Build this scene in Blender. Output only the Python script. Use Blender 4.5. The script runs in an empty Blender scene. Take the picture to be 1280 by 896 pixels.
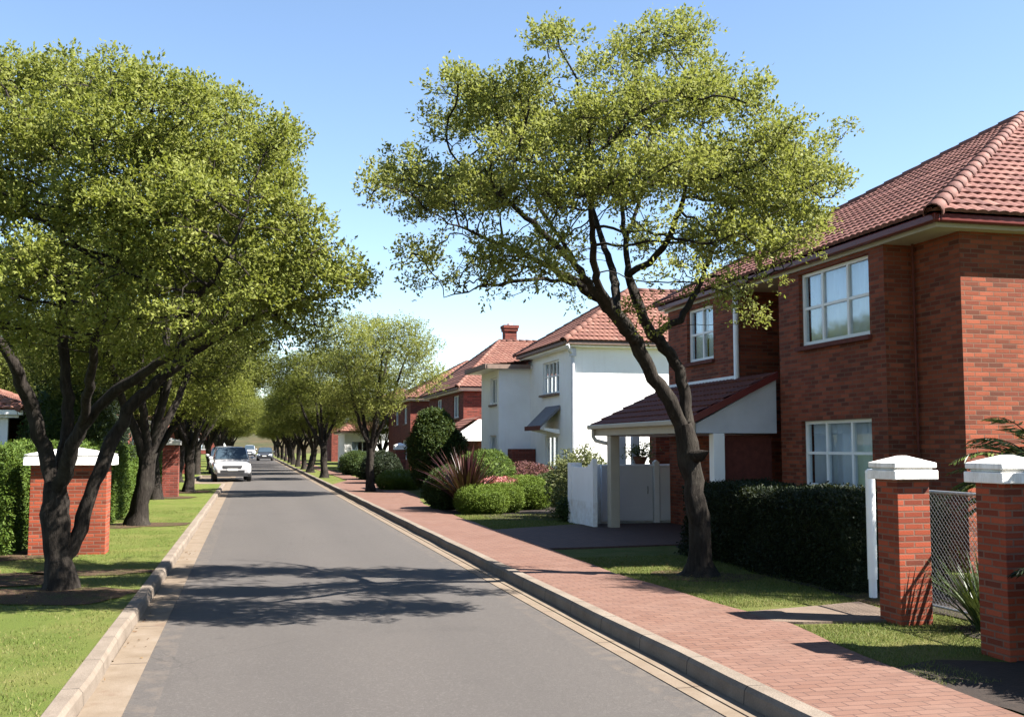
import bpy, math, random
import numpy as np
from mathutils import Vector, Euler

S = bpy.context.scene
COL = S.collection
rng = np.random.default_rng(7)
random.seed(7)
R = math.radians

# ------------------------------------------------------------------ objects
def tag(o, label=None, cat=None, group=None, kind=None):
    if label: o['label'] = label
    if cat: o['category'] = cat
    if group: o['group'] = group
    if kind: o['kind'] = kind
    return o

def thing(name, loc, label, cat, group=None, rz=0.0):
    o = bpy.data.objects.new(name, None); COL.objects.link(o)
    o.empty_display_size = 0.3
    o.location = loc; o.rotation_euler = (0, 0, rz)
    return tag(o, label, cat, group)

def origin_of(o):
    v = Vector((0, 0, 0))
    while o is not None:
        v = v + o.location; o = o.parent
    return v

def new_mesh(name, V, F, mat=None, smooth=False, rnd=None):
    """V (n,3); F: list of (m,k) index arrays"""
    me = bpy.data.meshes.new(name)
    V = np.asarray(V, dtype=np.float32)
    F = [np.asarray(f, dtype=np.int32) for f in F if len(f)]
    me.vertices.add(len(V)); me.vertices.foreach_set('co', V.ravel())
    tot = sum(f.size for f in F); nf = sum(len(f) for f in F)
    me.loops.add(tot); me.polygons.add(nf)
    me.loops.foreach_set('vertex_index', np.concatenate([f.ravel() for f in F]))
    sizes = np.concatenate([np.full(len(f), f.shape[1], dtype=np.int32) for f in F])
    starts = np.concatenate([[0], np.cumsum(sizes)[:-1]]).astype(np.int32)
    me.polygons.foreach_set('loop_start', starts)
    me.polygons.foreach_set('use_smooth', np.full(nf, bool(smooth)))
    me.update(calc_edges=True)
    if rnd is not None:
        at = me.attributes.new('rnd', 'FLOAT', 'FACE')
        at.data.foreach_set('value', np.asarray(rnd, dtype=np.float32))
    if mat: me.materials.append(mat)
    return me

def link(name, me, parent=None, loc=(0, 0, 0)):
    o = bpy.data.objects.new(name, me); COL.objects.link(o)
    o.location = loc
    if parent is not None: o.parent = parent
    return o

class MB:
    """collects shapes in world coordinates"""
    def __init__(self): self.V = []; self.F = {}; self.n = 0; self.rnd = None
    def add(self, V, F, rnd=None):
        V = np.asarray(V, dtype=float).reshape(-1, 3)
        for f in F:
            f = np.asarray(f, dtype=int)
            if f.size == 0: continue
            self.F.setdefault(f.shape[1], []).append(f + self.n)
        self.V.append(V); self.n += len(V)
        return self
    def quad(self, a, b, c, d): return self.add([a, b, c, d], [[[0, 1, 2, 3]]])
    def poly(self, pts): return self.add(pts, [[list(range(len(pts)))]])
    def box(self, x0, x1, y0, y1, z0, z1):
        V = [(x, y, z) for z in (z0, z1) for y in (y0, y1) for x in (x0, x1)]
        return self.add(V, [[[0, 2, 3, 1], [4, 5, 7, 6], [0, 1, 5, 4], [2, 6, 7, 3], [0, 4, 6, 2], [1, 3, 7, 5]]])
    def prism(self, pts, vec):
        n = len(pts); a = np.array(pts, float); b = a + np.array(vec, float)
        self.add(np.vstack([a, b]), [[[i, (i + 1) % n, n + (i + 1) % n, n + i] for i in range(n)]])
        self.poly(a[::-1]); self.poly(b); return self
    def rings(self, rings, cap=True):
        k = len(rings[0]); m = len(rings)
        V = np.vstack(rings); F = []
        for i in range(m - 1):
            for j in range(k):
                F.append([i * k + j, i * k + (j + 1) % k, (i + 1) * k + (j + 1) % k, (i + 1) * k + j])
        self.add(V, [F])
        if cap: self.poly(rings[0][::-1]); self.poly(rings[-1])
        return self
    def tube(self, path, r, k=8, cap=True):
        path = [np.array(p, float) for p in path]
        rr = r if hasattr(r, '__len__') else [r] * len(path)
        return self.rings(tube_rings(path, rr, k), cap)
    def lathe(self, c, prof, k=20):
        a = np.linspace(0, 2 * np.pi, k, endpoint=False)
        rings = [np.stack([c[0] + r * np.cos(a), c[1] + r * np.sin(a), np.full(k, c[2] + z)], 1) for r, z in prof]
        return self.rings(rings)
    def build(self, name, mat, parent=None, smooth=False, loc=None, bevel=0, local=False):
        V = np.vstack(self.V)
        if parent is not None and not local:
            V = V - np.array(origin_of(parent))
        L = (0, 0, 0)
        if parent is None and loc is not None:
            L = loc; V = V - np.array(loc)
        me = new_mesh(name, V, [np.vstack(f) for f in self.F.values()], mat, smooth)
        o = link(name, me, parent, L)
        if bevel:
            b = o.modifiers.new('bevel', 'BEVEL'); b.width = bevel; b.segments = 2; b.limit_method = 'ANGLE'
        return o

def frame_of(d, ref=None):
    d = d / (np.linalg.norm(d) + 1e-12)
    u = ref if ref is not None else np.array([0, 0, 1.0]) if abs(d[2]) < .9 else np.array([1.0, 0, 0])
    u = u - d * (u @ d); n = np.linalg.norm(u)
    if n < 1e-5:
        u = np.array([0, 1.0, 0]) - d * d[1]; n = np.linalg.norm(u)
    u /= n
    return u, np.cross(d, u)

def tube_rings(path, rr, k):
    a = np.linspace(0, 2 * np.pi, k, endpoint=False); ca = np.cos(a)[:, None]; sa = np.sin(a)[:, None]
    out = []; u = None
    for i, p in enumerate(path):
        if i == 0: d = path[1] - path[0]
        elif i == len(path) - 1: d = path[-1] - path[-2]
        else: d = path[i + 1] - path[i - 1]
        u, v = frame_of(d, u)
        out.append(p + rr[i] * (ca * u + sa * v))
    return out

# ------------------------------------------------------------------ materials
ALB = dict(asphalt=.37, gutter_concrete=.30, kerb_concrete=.38, brick_paver=.31, driveway_paving=.34, verge_grass=.74, garden_grass=.62, dry_ground=.5, leaf_mulch=.5, dark_soil=.3, clay_tile=.58, orange_clay_tile=.40, carport_tile=.4, bark=.5, path_slab=.32, concrete=.3, hill_scrub=.5, cream_paint=.6, dark_red_gutter=.7, sill_tan=.5, sill_brick=.6, terracotta=.4, awning_slate=.5)
class NT:
    def __init__(self, name):
        self.m = bpy.data.materials.new(name); self.m.use_nodes = True
        self.t = self.m.node_tree; self.t.nodes.clear()
        self.out = self.n('ShaderNodeOutputMaterial')
    def n(self, kind, ins=None, **kw):
        nd = self.t.nodes.new(kind)
        for k, v in kw.items(): setattr(nd, k, v)
        if ins:
            for k, v in ins.items():
                s = nd.inputs[k]
                if isinstance(v, bpy.types.NodeSocket): self.t.links.new(v, s)
                elif isinstance(v, tuple) and len(v) == 3 and s.type == 'RGBA': s.default_value = (*v, 1)
                else: s.default_value = v
        return nd
    def mix(self, f, a, b, mode='MIX'):
        nd = self.n('ShaderNodeMix', data_type='RGBA', blend_type=mode)
        for sock, v in ((nd.inputs[0], f), (nd.inputs[6], a), (nd.inputs[7], b)):
            if isinstance(v, bpy.types.NodeSocket): self.t.links.new(v, sock)
            elif isinstance(v, tuple): sock.default_value = (*v, 1)
            else: sock.default_value = v
        return nd.outputs[2]
    def ramp(self, fac, stops):
        nd = self.n('ShaderNodeValToRGB', {'Fac': fac}); cr = nd.color_ramp
        while len(cr.elements) < len(stops): cr.elements.new(.5)
        for e, (p, c) in zip(cr.elements, stops):
            e.position = p; e.color = (*c, 1) if isinstance(c, tuple) else (c, c, c, 1)
        return nd.outputs[0]
    def math(self, op, a, b=0.0, clamp=False):
        nd = self.n('ShaderNodeMath', operation=op, use_clamp=clamp)
        for i, v in enumerate((a, b)):
            if isinstance(v, bpy.types.NodeSocket): self.t.links.new(v, nd.inputs[i])
            else: nd.inputs[i].default_value = v
        return nd.outputs[0]
    def noise(self, vec, scale, detail=4, rough=.55, dist=0):
        return self.n('ShaderNodeTexNoise', {'Vector': vec, 'Scale': scale, 'Detail': detail, 'Roughness': rough, 'Distortion': dist}).outputs[0]
    def obj(self): return self.n('ShaderNodeTexCoord').outputs['Object']
    def world(self): return self.n('ShaderNodeNewGeometry').outputs['Position']
    def scaled(self, vec, s):
        return self.n('ShaderNodeMapping', {'Vector': vec, 'Scale': s}).outputs[0]
    def bump(self, h, strength=.5, dist=.01):
        return self.n('ShaderNodeBump', {'Height': h, 'Strength': strength, 'Distance': dist}).outputs[0]
    def done(self, col, rough=.7, nrm=None, spec=.3, metal=0, **extra):
        k = ALB.get(self.m.name, 1.0)
        if k != 1.0: col = self.mix(1.0, col, (k, k, k), 'MULTIPLY')
        ins = {'Base Color': col, 'Roughness': rough, 'Specular IOR Level': spec, 'Metallic': metal}
        ins.update(extra)
        b = self.n('ShaderNodeBsdfPrincipled', ins)
        if nrm is not None: self.t.links.new(nrm, b.inputs['Normal'])
        self.t.links.new(b.outputs[0], self.out.inputs[0])
        return self.m

def plain(name, col, rough=.6, var=.12, scale=3., bump=.0, bscale=60., spec=.3, metal=0):
    t = NT(name); v = t.obj()
    n1 = t.noise(v, scale, 5)
    d = tuple(c * (1 - var) for c in col); l = tuple(min(1, c * (1 + var)) for c in col)
    c = t.mix(t.ramp(n1, [(.3, 0.0), (.7, 1.0)]), d, l)
    nrm = t.bump(t.noise(v, bscale, 3), bump, .01) if bump else None
    return t.done(c, rough, nrm, spec, metal)

def face_uv(t):
    tc = t.n('ShaderNodeTexCoord')
    p = t.n('ShaderNodeSeparateXYZ', {'Vector': tc.outputs['Object']})
    nn = t.n('ShaderNodeSeparateXYZ', {'Vector': tc.outputs['Normal']})
    isx = t.math('GREATER_THAN', t.math('ABSOLUTE', nn.outputs[0]), .6)
    u = t.math('ADD', t.math('MULTIPLY', isx, p.outputs[1]), t.math('MULTIPLY', t.math('SUBTRACT', 1.0, isx), p.outputs[0]))
    return t.n('ShaderNodeCombineXYZ', {'X': u, 'Y': p.outputs[2], 'Z': 0.0}).outputs[0], tc.outputs['Object']

def brick_mat(name, c1, c2, cm, bw=.24, rh=.072, mort=.009, dark=.10):
    t = NT(name); uv, ob = face_uv(t)
    wob = t.noise(ob, 9, 2)
    uvw = t.n('ShaderNodeVectorMath', {0: uv, 1: t.n('ShaderNodeVectorMath', {0: t.n('ShaderNodeCombineXYZ', {'X': wob, 'Y': wob}).outputs[0], 1: (.006, .006, 0)}, operation='MULTIPLY').outputs[0]}, operation='ADD').outputs[0]
    b = t.n('ShaderNodeTexBrick', {'Vector': uvw, 'Color1': c1, 'Color2': c1, 'Mortar': cm, 'Scale': 1.0, 'Mortar Size': mort, 'Mortar Smooth': .25, 'Brick Width': bw, 'Row Height': rh})
    b.offset = .5
    sp = t.n('ShaderNodeSeparateXYZ', {'Vector': uvw})
    row = t.math('FLOOR', t.math('DIVIDE', sp.outputs[1], rh))
    even = t.math('SUBTRACT', 1.0, t.math('FLOORED_MODULO', row, 2.0))
    col = t.math('FLOOR', t.math('DIVIDE', t.math('ADD', sp.outputs[0], t.math('MULTIPLY', even, bw * .5)), bw))
    wn = t.n('ShaderNodeTexWhiteNoise', {'Vector': t.n('ShaderNodeCombineXYZ', {'X': col, 'Y': row, 'Z': 3.0}).outputs[0]}, noise_dimensions='3D').outputs[0]
    dk = tuple(x * .42 + .008 for x in c1)
    br = t.ramp(wn, [(0., dk), (dark, tuple(x * .6 + .004 for x in c1)), (dark + .1, c2), (.6, c1), (1., tuple(min(1, x * 1.25 + .006) for x in c1))])
    br = t.mix(t.ramp(t.noise(ob, .55, 3), [(.5, 0.0), (.7, .55)]), br, t.mix(.5, br, dk))
    c = t.mix(b.outputs[1], br, t.mix(t.ramp(t.noise(ob, 2.5, 4), [(.35, 0.0), (.7, .6)]), cm, tuple(x * .6 for x in cm)))
    c = t.mix(t.ramp(t.noise(t.scaled(ob, (1.2, 1.2, .25)), 1.6, 5, .65), [(.5, 0.0), (.8, .45)]), c, t.mix(.6, c, (.035, .022, .018)))
    c = t.mix(.25, c, t.mix(1.0, c, t.noise(ob, 70, 3), 'MULTIPLY'))
    h = t.math('ADD', t.math('SUBTRACT', 1.0, b.outputs[1]), t.math('MULTIPLY', t.noise(ob, 90, 3), .35))
    return t.done(c, .85, t.bump(h, .7, .008), .2)

M = {}
M['brick'] = brick_mat('red_brick', (.24, .060, .029), (.165, .040, .023), (.170, .095, .065), rh=.062, bw=.215, mort=.0075, dark=.14)
M['brick_pillar'] = brick_mat('pillar_brick', (.265, .053, .023), (.175, .035, .018), (.19, .10, .07), rh=.054, bw=.19, mort=.008)
M['brick_far'] = brick_mat('far_brick', (.19, .042, .028), (.135, .031, .022), (.15, .09, .07), mort=.008)

def roof_mat(name, c1, c2, c3):
    t = NT(name)
    a = t.n('ShaderNodeAttribute', attribute_name='rnd').outputs['Fac']
    v = t.obj()
    c = t.ramp(a, [(0., c2), (.45, c1), (.8, c1), (1., c3)])
    c = t.mix(t.ramp(t.noise(v, 1.3, 6, .65), [(.4, 0.0), (.75, .55)]), c, t.mix(.5, c, (.10, .06, .05)))
    c = t.mix(t.ramp(t.noise(v, 22, 4), [(.55, 0.0), (.8, .35)]), c, (.50, .36, .29))
    return t.done(c, .75, t.bump(t.noise(v, 60, 3), .3, .006), .3)
M['tile'] = roof_mat('clay_tile', (.26, .105, .082), (.17, .062, .05), (.33, .155, .12))
M['tile_far'] = roof_mat('orange_clay_tile', (.36, .15, .105), (.27, .105, .075), (.41, .20, .145))
M['tile_dark'] = roof_mat('carport_tile', (.30, .075, .04), (.20, .05, .03), (.36, .11, .065))
def mk_stucco():
    t = NT('white_stucco'); v = t.obj()
    c = t.mix(t.ramp(t.noise(v, 1.2, 5, .6), [(.35, 0.0), (.75, 1.0)]), (.80, .80, .79), (.72, .71, .69))
    c = t.mix(t.ramp(t.noise(t.scaled(v, (3.5, 3.5, .22)), 1.5, 5, .65), [(.55, 0.0), (.8, .22)]), c, (.50, .47, .42))
    z = t.n('ShaderNodeSeparateXYZ', {'Vector': v}).outputs[2]
    c = t.mix(t.math('MULTIPLY', t.math('LESS_THAN', z, .5), t.ramp(t.noise(v, 5, 5, .7), [(.4, 0.0), (.7, .5)])), c, (.45, .38, .30))
    return t.done(c, .88, t.bump(t.noise(v, 45, 3), .35, .01), .2)
M['stucco'] = mk_stucco()
M['shade_white'] = plain('grey_shaded_white', (.46, .47, .50), .85, .08, 3, .3, 45)  # gable's shade put into its colour; same grey serves downpipe and columns
M['greywall'] = plain('painted_gate', (.74, .75, .78), .6, .04, 2, .15, 30)
M['white'] = plain('white_paint', (.80, .80, .79), .5, .04, 4, .1, 30)
def mk_cap():
    t = NT('cap_paint'); v = t.obj()
    c = t.mix(t.ramp(t.noise(v, 7, 5, .65), [(.35, 0.0), (.75, 1.0)]), (.78, .77, .75), (.60, .58, .54))
    c = t.mix(t.ramp(t.noise(t.scaled(v, (9, 9, 1.5)), 1.6, 6, .7), [(.5, 0.0), (.72, .6)]), c, (.30, .27, .22))
    return t.done(c, .75, t.bump(t.noise(v, 50, 4), .4, .008), .2)
M['cap'] = mk_cap()
M['cream'] = plain('cream_paint', (.66, .60, .48), .55, .06, 3)
M['darkred'] = plain('dark_red_gutter', (.16, .026, .022), .4, .12, 4)
M['sill'] = plain('sill_brick', (.17, .045, .032), .8, .2, 12, .4, 60)
M['sill_tan'] = plain('sill_tan', (.36, .25, .20), .8, .15, 10)
M['dark'] = plain('dark_void', (.02, .02, .02), .9)
M['curtain'] = plain('curtain_cloth', (.74, .76, .80), .9, .06, 6)
M['blind'] = plain('blind_slats', (.50, .54, .58), .8, .06, 6)
M['galv'] = plain('galvanised_wire', (.34, .35, .36), .45, .15, 20, metal=.7)
M['concrete'] = plain('concrete', (.46, .42, .36), .9, .14, 5, .5, 70)
M['path'] = plain('path_slab', (.33, .24, .18), .9, .2, 4, .5, 70)
M['slate'] = plain('awning_slate', (.30, .30, .33), .7, .12, 6)
M['soil'] = plain('dark_soil', (.055, .036, .026), .95, .35, 14, .9, 40)
M['terracotta'] = plain('terracotta', (.35, .13, .07), .8)

def mk_glass():
    t = NT('window_glass')
    f = t.n('ShaderNodeFresnel', {'IOR': 1.6}).outputs[0]
    f = t.math('ADD', t.math('MULTIPLY', f, .26), .02, True)
    tr = t.n('ShaderNodeBsdfTransparent', {'Color': (.86, .90, .92)})
    gl = t.n('ShaderNodeBsdfGlossy', {'Color': (.95, .97, 1.), 'Roughness': .03})
    mx = t.n('ShaderNodeMixShader', {0: f, 1: tr.outputs[0], 2: gl.outputs[0]})
    t.t.links.new(mx.outputs[0], t.out.inputs[0]); return t.m
M['glass'] = mk_glass()

LEAFK = dict(hedge_leaf=.6, dark_hedge_leaf=.4, topiary_leaf=.62, bush_leaf=.6, shrub_leaf=.7, purple_leaf=.6, pink_petal=.6, flax_blade=.36, yucca_blade=.6, palm_leaflet=.7, grass_blade=.74, fallen_leaf=.5, leaf_mid_green=1.12, leaf_row_green=.92)
def mk_leaf(name, a, b, c, trans=.45, rough=.6):
    t = NT(name)
    g = t.n('ShaderNodeNewGeometry')
    r = g.outputs['Random Per Island']
    k = LEAFK.get(name, 1.0); a, b, c = [tuple(q * k for q in x) for x in (a, b, c)]
    col = t.ramp(r, [(0., a), (.5, b), (1., c)])
    p = t.n('ShaderNodeBsdfPrincipled', {'Base Color': col, 'Roughness': rough, 'Specular IOR Level': .18})
    tcol = t.mix(.4, col, (.16 * k, .18 * k, .015 * k))
    tr = t.n('ShaderNodeBsdfTranslucent', {'Color': tcol})
    mx = t.n('ShaderNodeMixShader', {0: trans, 1: p.outputs[0], 2: tr.outputs[0]})
    t.t.links.new(mx.outputs[0], t.out.inputs[0]); return t.m
M['leaf_a'] = mk_leaf('leaf_yellow_green', (.150, .172, .036), (.190, .208, .050), (.24, .245, .080))
M['leaf_b'] = mk_leaf('leaf_mid_green', (.108, .130, .024), (.142, .160, .032), (.18, .188, .05))
M['leaf_c'] = mk_leaf('leaf_row_green', (.080, .100, .020), (.11, .130, .026), (.14, .150, .038))
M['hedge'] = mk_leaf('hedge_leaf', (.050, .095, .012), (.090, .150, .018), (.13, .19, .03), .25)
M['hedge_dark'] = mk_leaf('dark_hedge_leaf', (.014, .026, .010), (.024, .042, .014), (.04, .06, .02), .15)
M['topiary'] = mk_leaf('topiary_leaf', (.085, .14, .012), (.125, .19, .018), (.16, .22, .03), .25)
M['bush'] = mk_leaf('bush_leaf', (.030, .060, .012), (.050, .085, .018), (.08, .115, .03), .25)
M['shrub'] = mk_leaf('shrub_leaf', (.08, .10, .03), (.13, .15, .05), (.24, .25, .12), .3)
M['purple'] = mk_leaf('purple_leaf', (.10, .035, .045), (.16, .06, .06), (.24, .11, .09), .2)
M['pink'] = mk_leaf('pink_petal', (.60, .12, .14), (.70, .25, .25), (.75, .45, .40), .3)
M['phormium'] = mk_leaf('flax_blade', (.050, .014, .020), (.10, .030, .034), (.22, .09, .075), .15, .4)
M['yucca'] = mk_leaf('yucca_blade', (.030, .060, .018), (.055, .09, .03), (.09, .12, .05), .15, .4)
M['palm'] = mk_leaf('palm_leaflet', (.07, .12, .025), (.12, .17, .04), (.18, .22, .07), .3, .4)
M['blade'] = mk_leaf('grass_blade', (.075, .115, .020), (.13, .165, .033), (.27, .235, .10), .3)
M['litter'] = mk_leaf('fallen_leaf', (.12, .06, .03), (.20, .11, .05), (.26, .17, .08), .1)

def mk_bark():
    t = NT('bark'); v = t.obj()
    w = t.scaled(v, (1, 1, .22))
    n1 = t.noise(w, 26, 6, .7, .6); n2 = t.noise(v, 4, 4)
    c = t.ramp(n1, [(.3, (.012, .009, .007)), (.55, (.042, .034, .028)), (.8, (.10, .085, .072))])
    c = t.mix(t.ramp(n2, [(.5, 0.0), (.8, .5)]), c, (.11, .10, .08))
    return t.done(c, .9, t.bump(n1, 1.0, .03), .15)
M['bark'] = mk_bark()

def mk_asphalt():
    t = NT('asphalt'); v = t.world()
    p = t.n('ShaderNodeSeparateXYZ', {'Vector': v})
    n1 = t.noise(v, 110, 4, .75); n2 = t.noise(t.scaled(v, (.9, .25, 1)), 1.0, 6, .65)
    vo = t.n('ShaderNodeTexVoronoi', {'Vector': v, 'Scale': 75.0}).outputs['Color']
    ag = t.n('ShaderNodeSeparateColor', {'Color': vo}).outputs[0]
    c = t.ramp(n1, [(.25, (.100, .088, .082)), (.55, (.150, .133, .123)), (.8, (.220, .198, .184))])
    c = t.mix(t.ramp(ag, [(.80, 0.0), (.9, .35)]), c, (.27, .25, .23))
    c = t.mix(t.ramp(ag, [(.0, .3), (.12, 0.0)]), c, (.07, .062, .06))
    c = t.mix(t.ramp(n2, [(.3, 0.0), (.75, .5)]), c, t.mix(.5, c, (.21, .185, .165)))
    tr = t.math('MULTIPLY', t.math('ADD', t.math('SINE', t.math('MULTIPLY', p.outputs[0], 4.2)), 1.0), .5)
    c = t.mix(t.math('MULTIPLY', tr, t.ramp(t.noise(t.scaled(v, (2, .12, 1)), 1.0, 4), [(.3, .08), (.7, .30)])), c, (.105, .095, .09))
    c = t.mix(t.ramp(t.noise(v, .55, 6, .7), [(.56, 0.0), (.70, .35)]), c, (.09, .08, .075))
    c = t.mix(t.ramp(t.noise(v, 3.1, 3, .6), [(.68, 0.0), (.74, .35)]), c, (.07, .062, .06))
    wv = t.n('ShaderNodeVectorMath', {0: v, 1: t.n('ShaderNodeVectorMath', {0: t.n('ShaderNodeTexNoise', {'Vector': v, 'Scale': 1.7, 'Detail': 4.0}).outputs[1], 1: (.5, .5, 0)}, operation='MULTIPLY').outputs[0]}, operation='ADD').outputs[0]
    ck = t.n('ShaderNodeTexVoronoi', {'Vector': wv, 'Scale': .33}, feature='DISTANCE_TO_EDGE').outputs[0]
    crack = t.math('MULTIPLY', t.math('LESS_THAN', ck, .0022), t.ramp(t.noise(v, .4, 2), [(.50, 0.0), (.58, .3)]))
    c = t.mix(crack, c, (.04, .036, .034))
    ed2 = t.math('MULTIPLY', t.math('GREATER_THAN', t.math('ABSOLUTE', t.math('SUBTRACT', p.outputs[0], 1.095)), 1.66), t.ramp(t.noise(v, 5, 5, .7), [(.45, 0.0), (.6, .45)]))
    c = t.mix(ed2, c, (.26, .21, .17))
    return t.done(c, .85, t.bump(t.math('ADD', n1, t.math('MULTIPLY', ag, .4)), .5, .006), .3)
M['asphalt'] = mk_asphalt()

def mk_gutter():
    t = NT('gutter_concrete'); v = t.world()
    p = t.n('ShaderNodeSeparateXYZ', {'Vector': v})
    n1 = t.noise(v, 3.0, 6, .65); n2 = t.noise(v, 90, 3)
    c = t.ramp(n1, [(.3, (.44, .33, .23)), (.6, (.56, .44, .33)), (.8, (.64, .53, .42))])
    c = t.mix(.3, c, t.mix(1.0, c, n2, 'MULTIPLY'))
    fr = t.math('FRACT', t.math('MULTIPLY', p.outputs[1], .55))
    j = t.math('LESS_THAN', fr, .012)
    c = t.mix(j, c, (.18, .13, .10))
    c = t.mix(t.ramp(t.noise(v, 1.7, 5, .7), [(.60, 0.0), (.72, .6)]), c, (.30, .17, .11))
    return t.done(c, .9, t.bump(n2, .4, .006), .2)
M['gutter'] = mk_gutter()

def mk_kerb():
    t = NT('kerb_concrete'); v = t.world()
    p = t.n('ShaderNodeSeparateXYZ', {'Vector': v})
    n1 = t.noise(v, 2.5, 6, .65); n2 = t.noise(v, 80, 3)
    c = t.ramp(n1, [(.3, (.35, .28, .22)), (.6, (.50, .41, .33)), (.85, (.60, .51, .42))])
    c = t.mix(.4, c, t.mix(1.0, c, n2, 'MULTIPLY'))
    j = t.math('LESS_THAN', t.math('FRACT', t.math('ADD', p.outputs[1], .3)), .012)
    c = t.mix(j, c, (.10, .08, .07))
    return t.done(c, .9, t.bump(n2, .5, .01), .2)
M['kerb'] = mk_kerb()

def mk_paver():
    t = NT('brick_paver'); v = t.world()
    p = t.n('ShaderNodeSeparateXYZ', {'Vector': v})
    uv = t.n('ShaderNodeCombineXYZ', {'X': p.outputs[0], 'Y': p.outputs[1], 'Z': 0.0}).outputs[0]
    b = t.n('ShaderNodeTexBrick', {'Vector': uv, 'Color1': (.49, .268, .195), 'Color2': (.40, .200, .140), 'Mortar': (.20, .105, .085), 'Scale': 1.0, 'Mortar Size': .006, 'Mortar Smooth': .3, 'Brick Width': .20, 'Row Height': .10})
    c = t.mix(t.ramp(t.noise(v, 1.4, 6, .65), [(.4, 0.0), (.8, .55)]), b.outputs[0], (.50, .30, .24))
    c = t.mix(t.ramp(t.noise(v, 3.3, 6, .7), [(.54, 0.0), (.75, .5)]), c, (.24, .13, .10))
    c = t.mix(t.ramp(t.noise(t.scaled(v, (5, 10, 1)), 1.0, 1), [(.60, 0.0), (.66, .35)]), c, (.30, .17, .13))
    c = t.mix(t.ramp(t.noise(v, .8, 5, .7), [(.55, 0.0), (.8, .4)]), c, (.50, .33, .25))
    c = t.mix(.3, c, t.mix(1.0, c, t.noise(v, 120, 2), 'MULTIPLY'))
    h = t.math('SUBTRACT', 1.0, b.outputs[1])
    return t.done(c, .85, t.bump(t.math('ADD', h, t.math('MULTIPLY', t.noise(v, 120, 2), .3)), .5, .006), .25)
M['paver'] = mk_paver()

def mk_drive():
    t = NT('driveway_paving'); v = t.world()
    p = t.n('ShaderNodeSeparateXYZ', {'Vector': v})
    uv = t.n('ShaderNodeCombineXYZ', {'X': p.outputs[1], 'Y': p.outputs[0], 'Z': 0.0}).outputs[0]
    b = t.n('ShaderNodeTexBrick', {'Vector': uv, 'Color1': (.26, .15, .12), 'Color2': (.21, .125, .105), 'Mortar': (.15, .09, .075), 'Scale': 1.0, 'Mortar Size': .006, 'Brick Width': .24, 'Row Height': .115})
    c = t.mix(t.ramp(t.noise(v, 1.1, 6, .7), [(.4, 0.0), (.8, .5)]), b.outputs[0], (.17, .11, .10))
    return t.done(c, .85, t.bump(t.noise(v, 60, 3), .3, .006), .25)
M['drive'] = mk_drive()

def mk_lawn(name, dry=.5, seed=0):
    t = NT(name); v = t.n('ShaderNodeVectorMath', {0: t.world(), 1: (seed, seed * 2, 0)}, operation='ADD').outputs[0]
    n1 = t.noise(v, 90, 3, .7); n2 = t.noise(v, 1.2, 6, .65); n3 = t.noise(v, 6, 5, .7)
    c = t.ramp(n1, [(.25, (.055, .080, .014)), (.55, (.105, .140, .024)), (.8, (.165, .190, .045))])
    c = t.mix(t.ramp(n2, [(.42, 0.0), (.72, dry)]), c, (.24, .20, .075))
    c = t.mix(t.ramp(n3, [(.6, 0.0), (.75, .5)]), c, (.15, .12, .05))
    return t.done(c, .9, t.bump(n1, .8, .03), .15)
M['lawn'] = mk_lawn('verge_grass', .4)
M['lawn2'] = mk_lawn('garden_grass', .7, 31)
M['dryground'] = mk_lawn('dry_ground', .95, 57)

def mk_mulch():
    t = NT('leaf_mulch'); v = t.world()
    n1 = t.noise(v, 45, 4, .7); n2 = t.noise(v, 4, 5)
    c = t.ramp(n1, [(.25, (.05, .03, .02)), (.5, (.12, .075, .05)), (.8, (.22, .15, .10))])
    c = t.mix(t.ramp(n2, [(.5, 0.0), (.7, .7)]), c, (.09, .11, .03))
    return t.done(c, .95, t.bump(n1, .9, .03), .1)
M['mulch'] = mk_mulch()

def mk_hill():
    t = NT('hill_scrub'); v = t.world()
    n1 = t.noise(v, .35, 5, .7); n2 = t.noise(v, .05, 5, .6)
    c = t.ramp(n1, [(.3, (.045, .055, .022)), (.55, (.09, .09, .04)), (.8, (.15, .12, .07))])
    c = t.mix(t.ramp(n2, [(.4, 0.0), (.7, .6)]), c, (.17, .10, .06))
    return t.done(c, .95, None, .1)
M['hill'] = mk_hill()

def paint(name, col, rough=.25, metal=0.0):
    t = NT(name); v = t.obj()
    c = t.mix(t.ramp(t.noise(v, 5, 4), [(.4, 0.0), (.8, .25)]), col, tuple(x * .8 for x in col))
    return t.done(c, rough, None, .5, metal, **{'Coat Weight': .6, 'Coat Roughness': .08})
M['car_white'] = paint('white_car_paint', (.32, .32, .33))
M['car_silver'] = paint('silver_car_paint', (.45, .46, .48), .3, .5)
M['car_dark'] = paint('dark_car_paint', (.03, .034, .045))
M['carglass'] = plain('car_glass', (.03, .045, .06), .12, .1, 3, spec=.25)
M['rubber'] = plain('rubber', (.018, .018, .019), .8)
M['rim'] = plain('alloy_rim', (.45, .46, .48), .3, metal=.8)
M['lamp'] = plain('headlamp_lens', (.62, .66, .70), .1, .1, 20, spec=.9)
M['plastic'] = plain('black_plastic', (.025, .025, .027), .5)
M['plate'] = plain('plate_white', (.70, .70, .66), .5)

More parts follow.
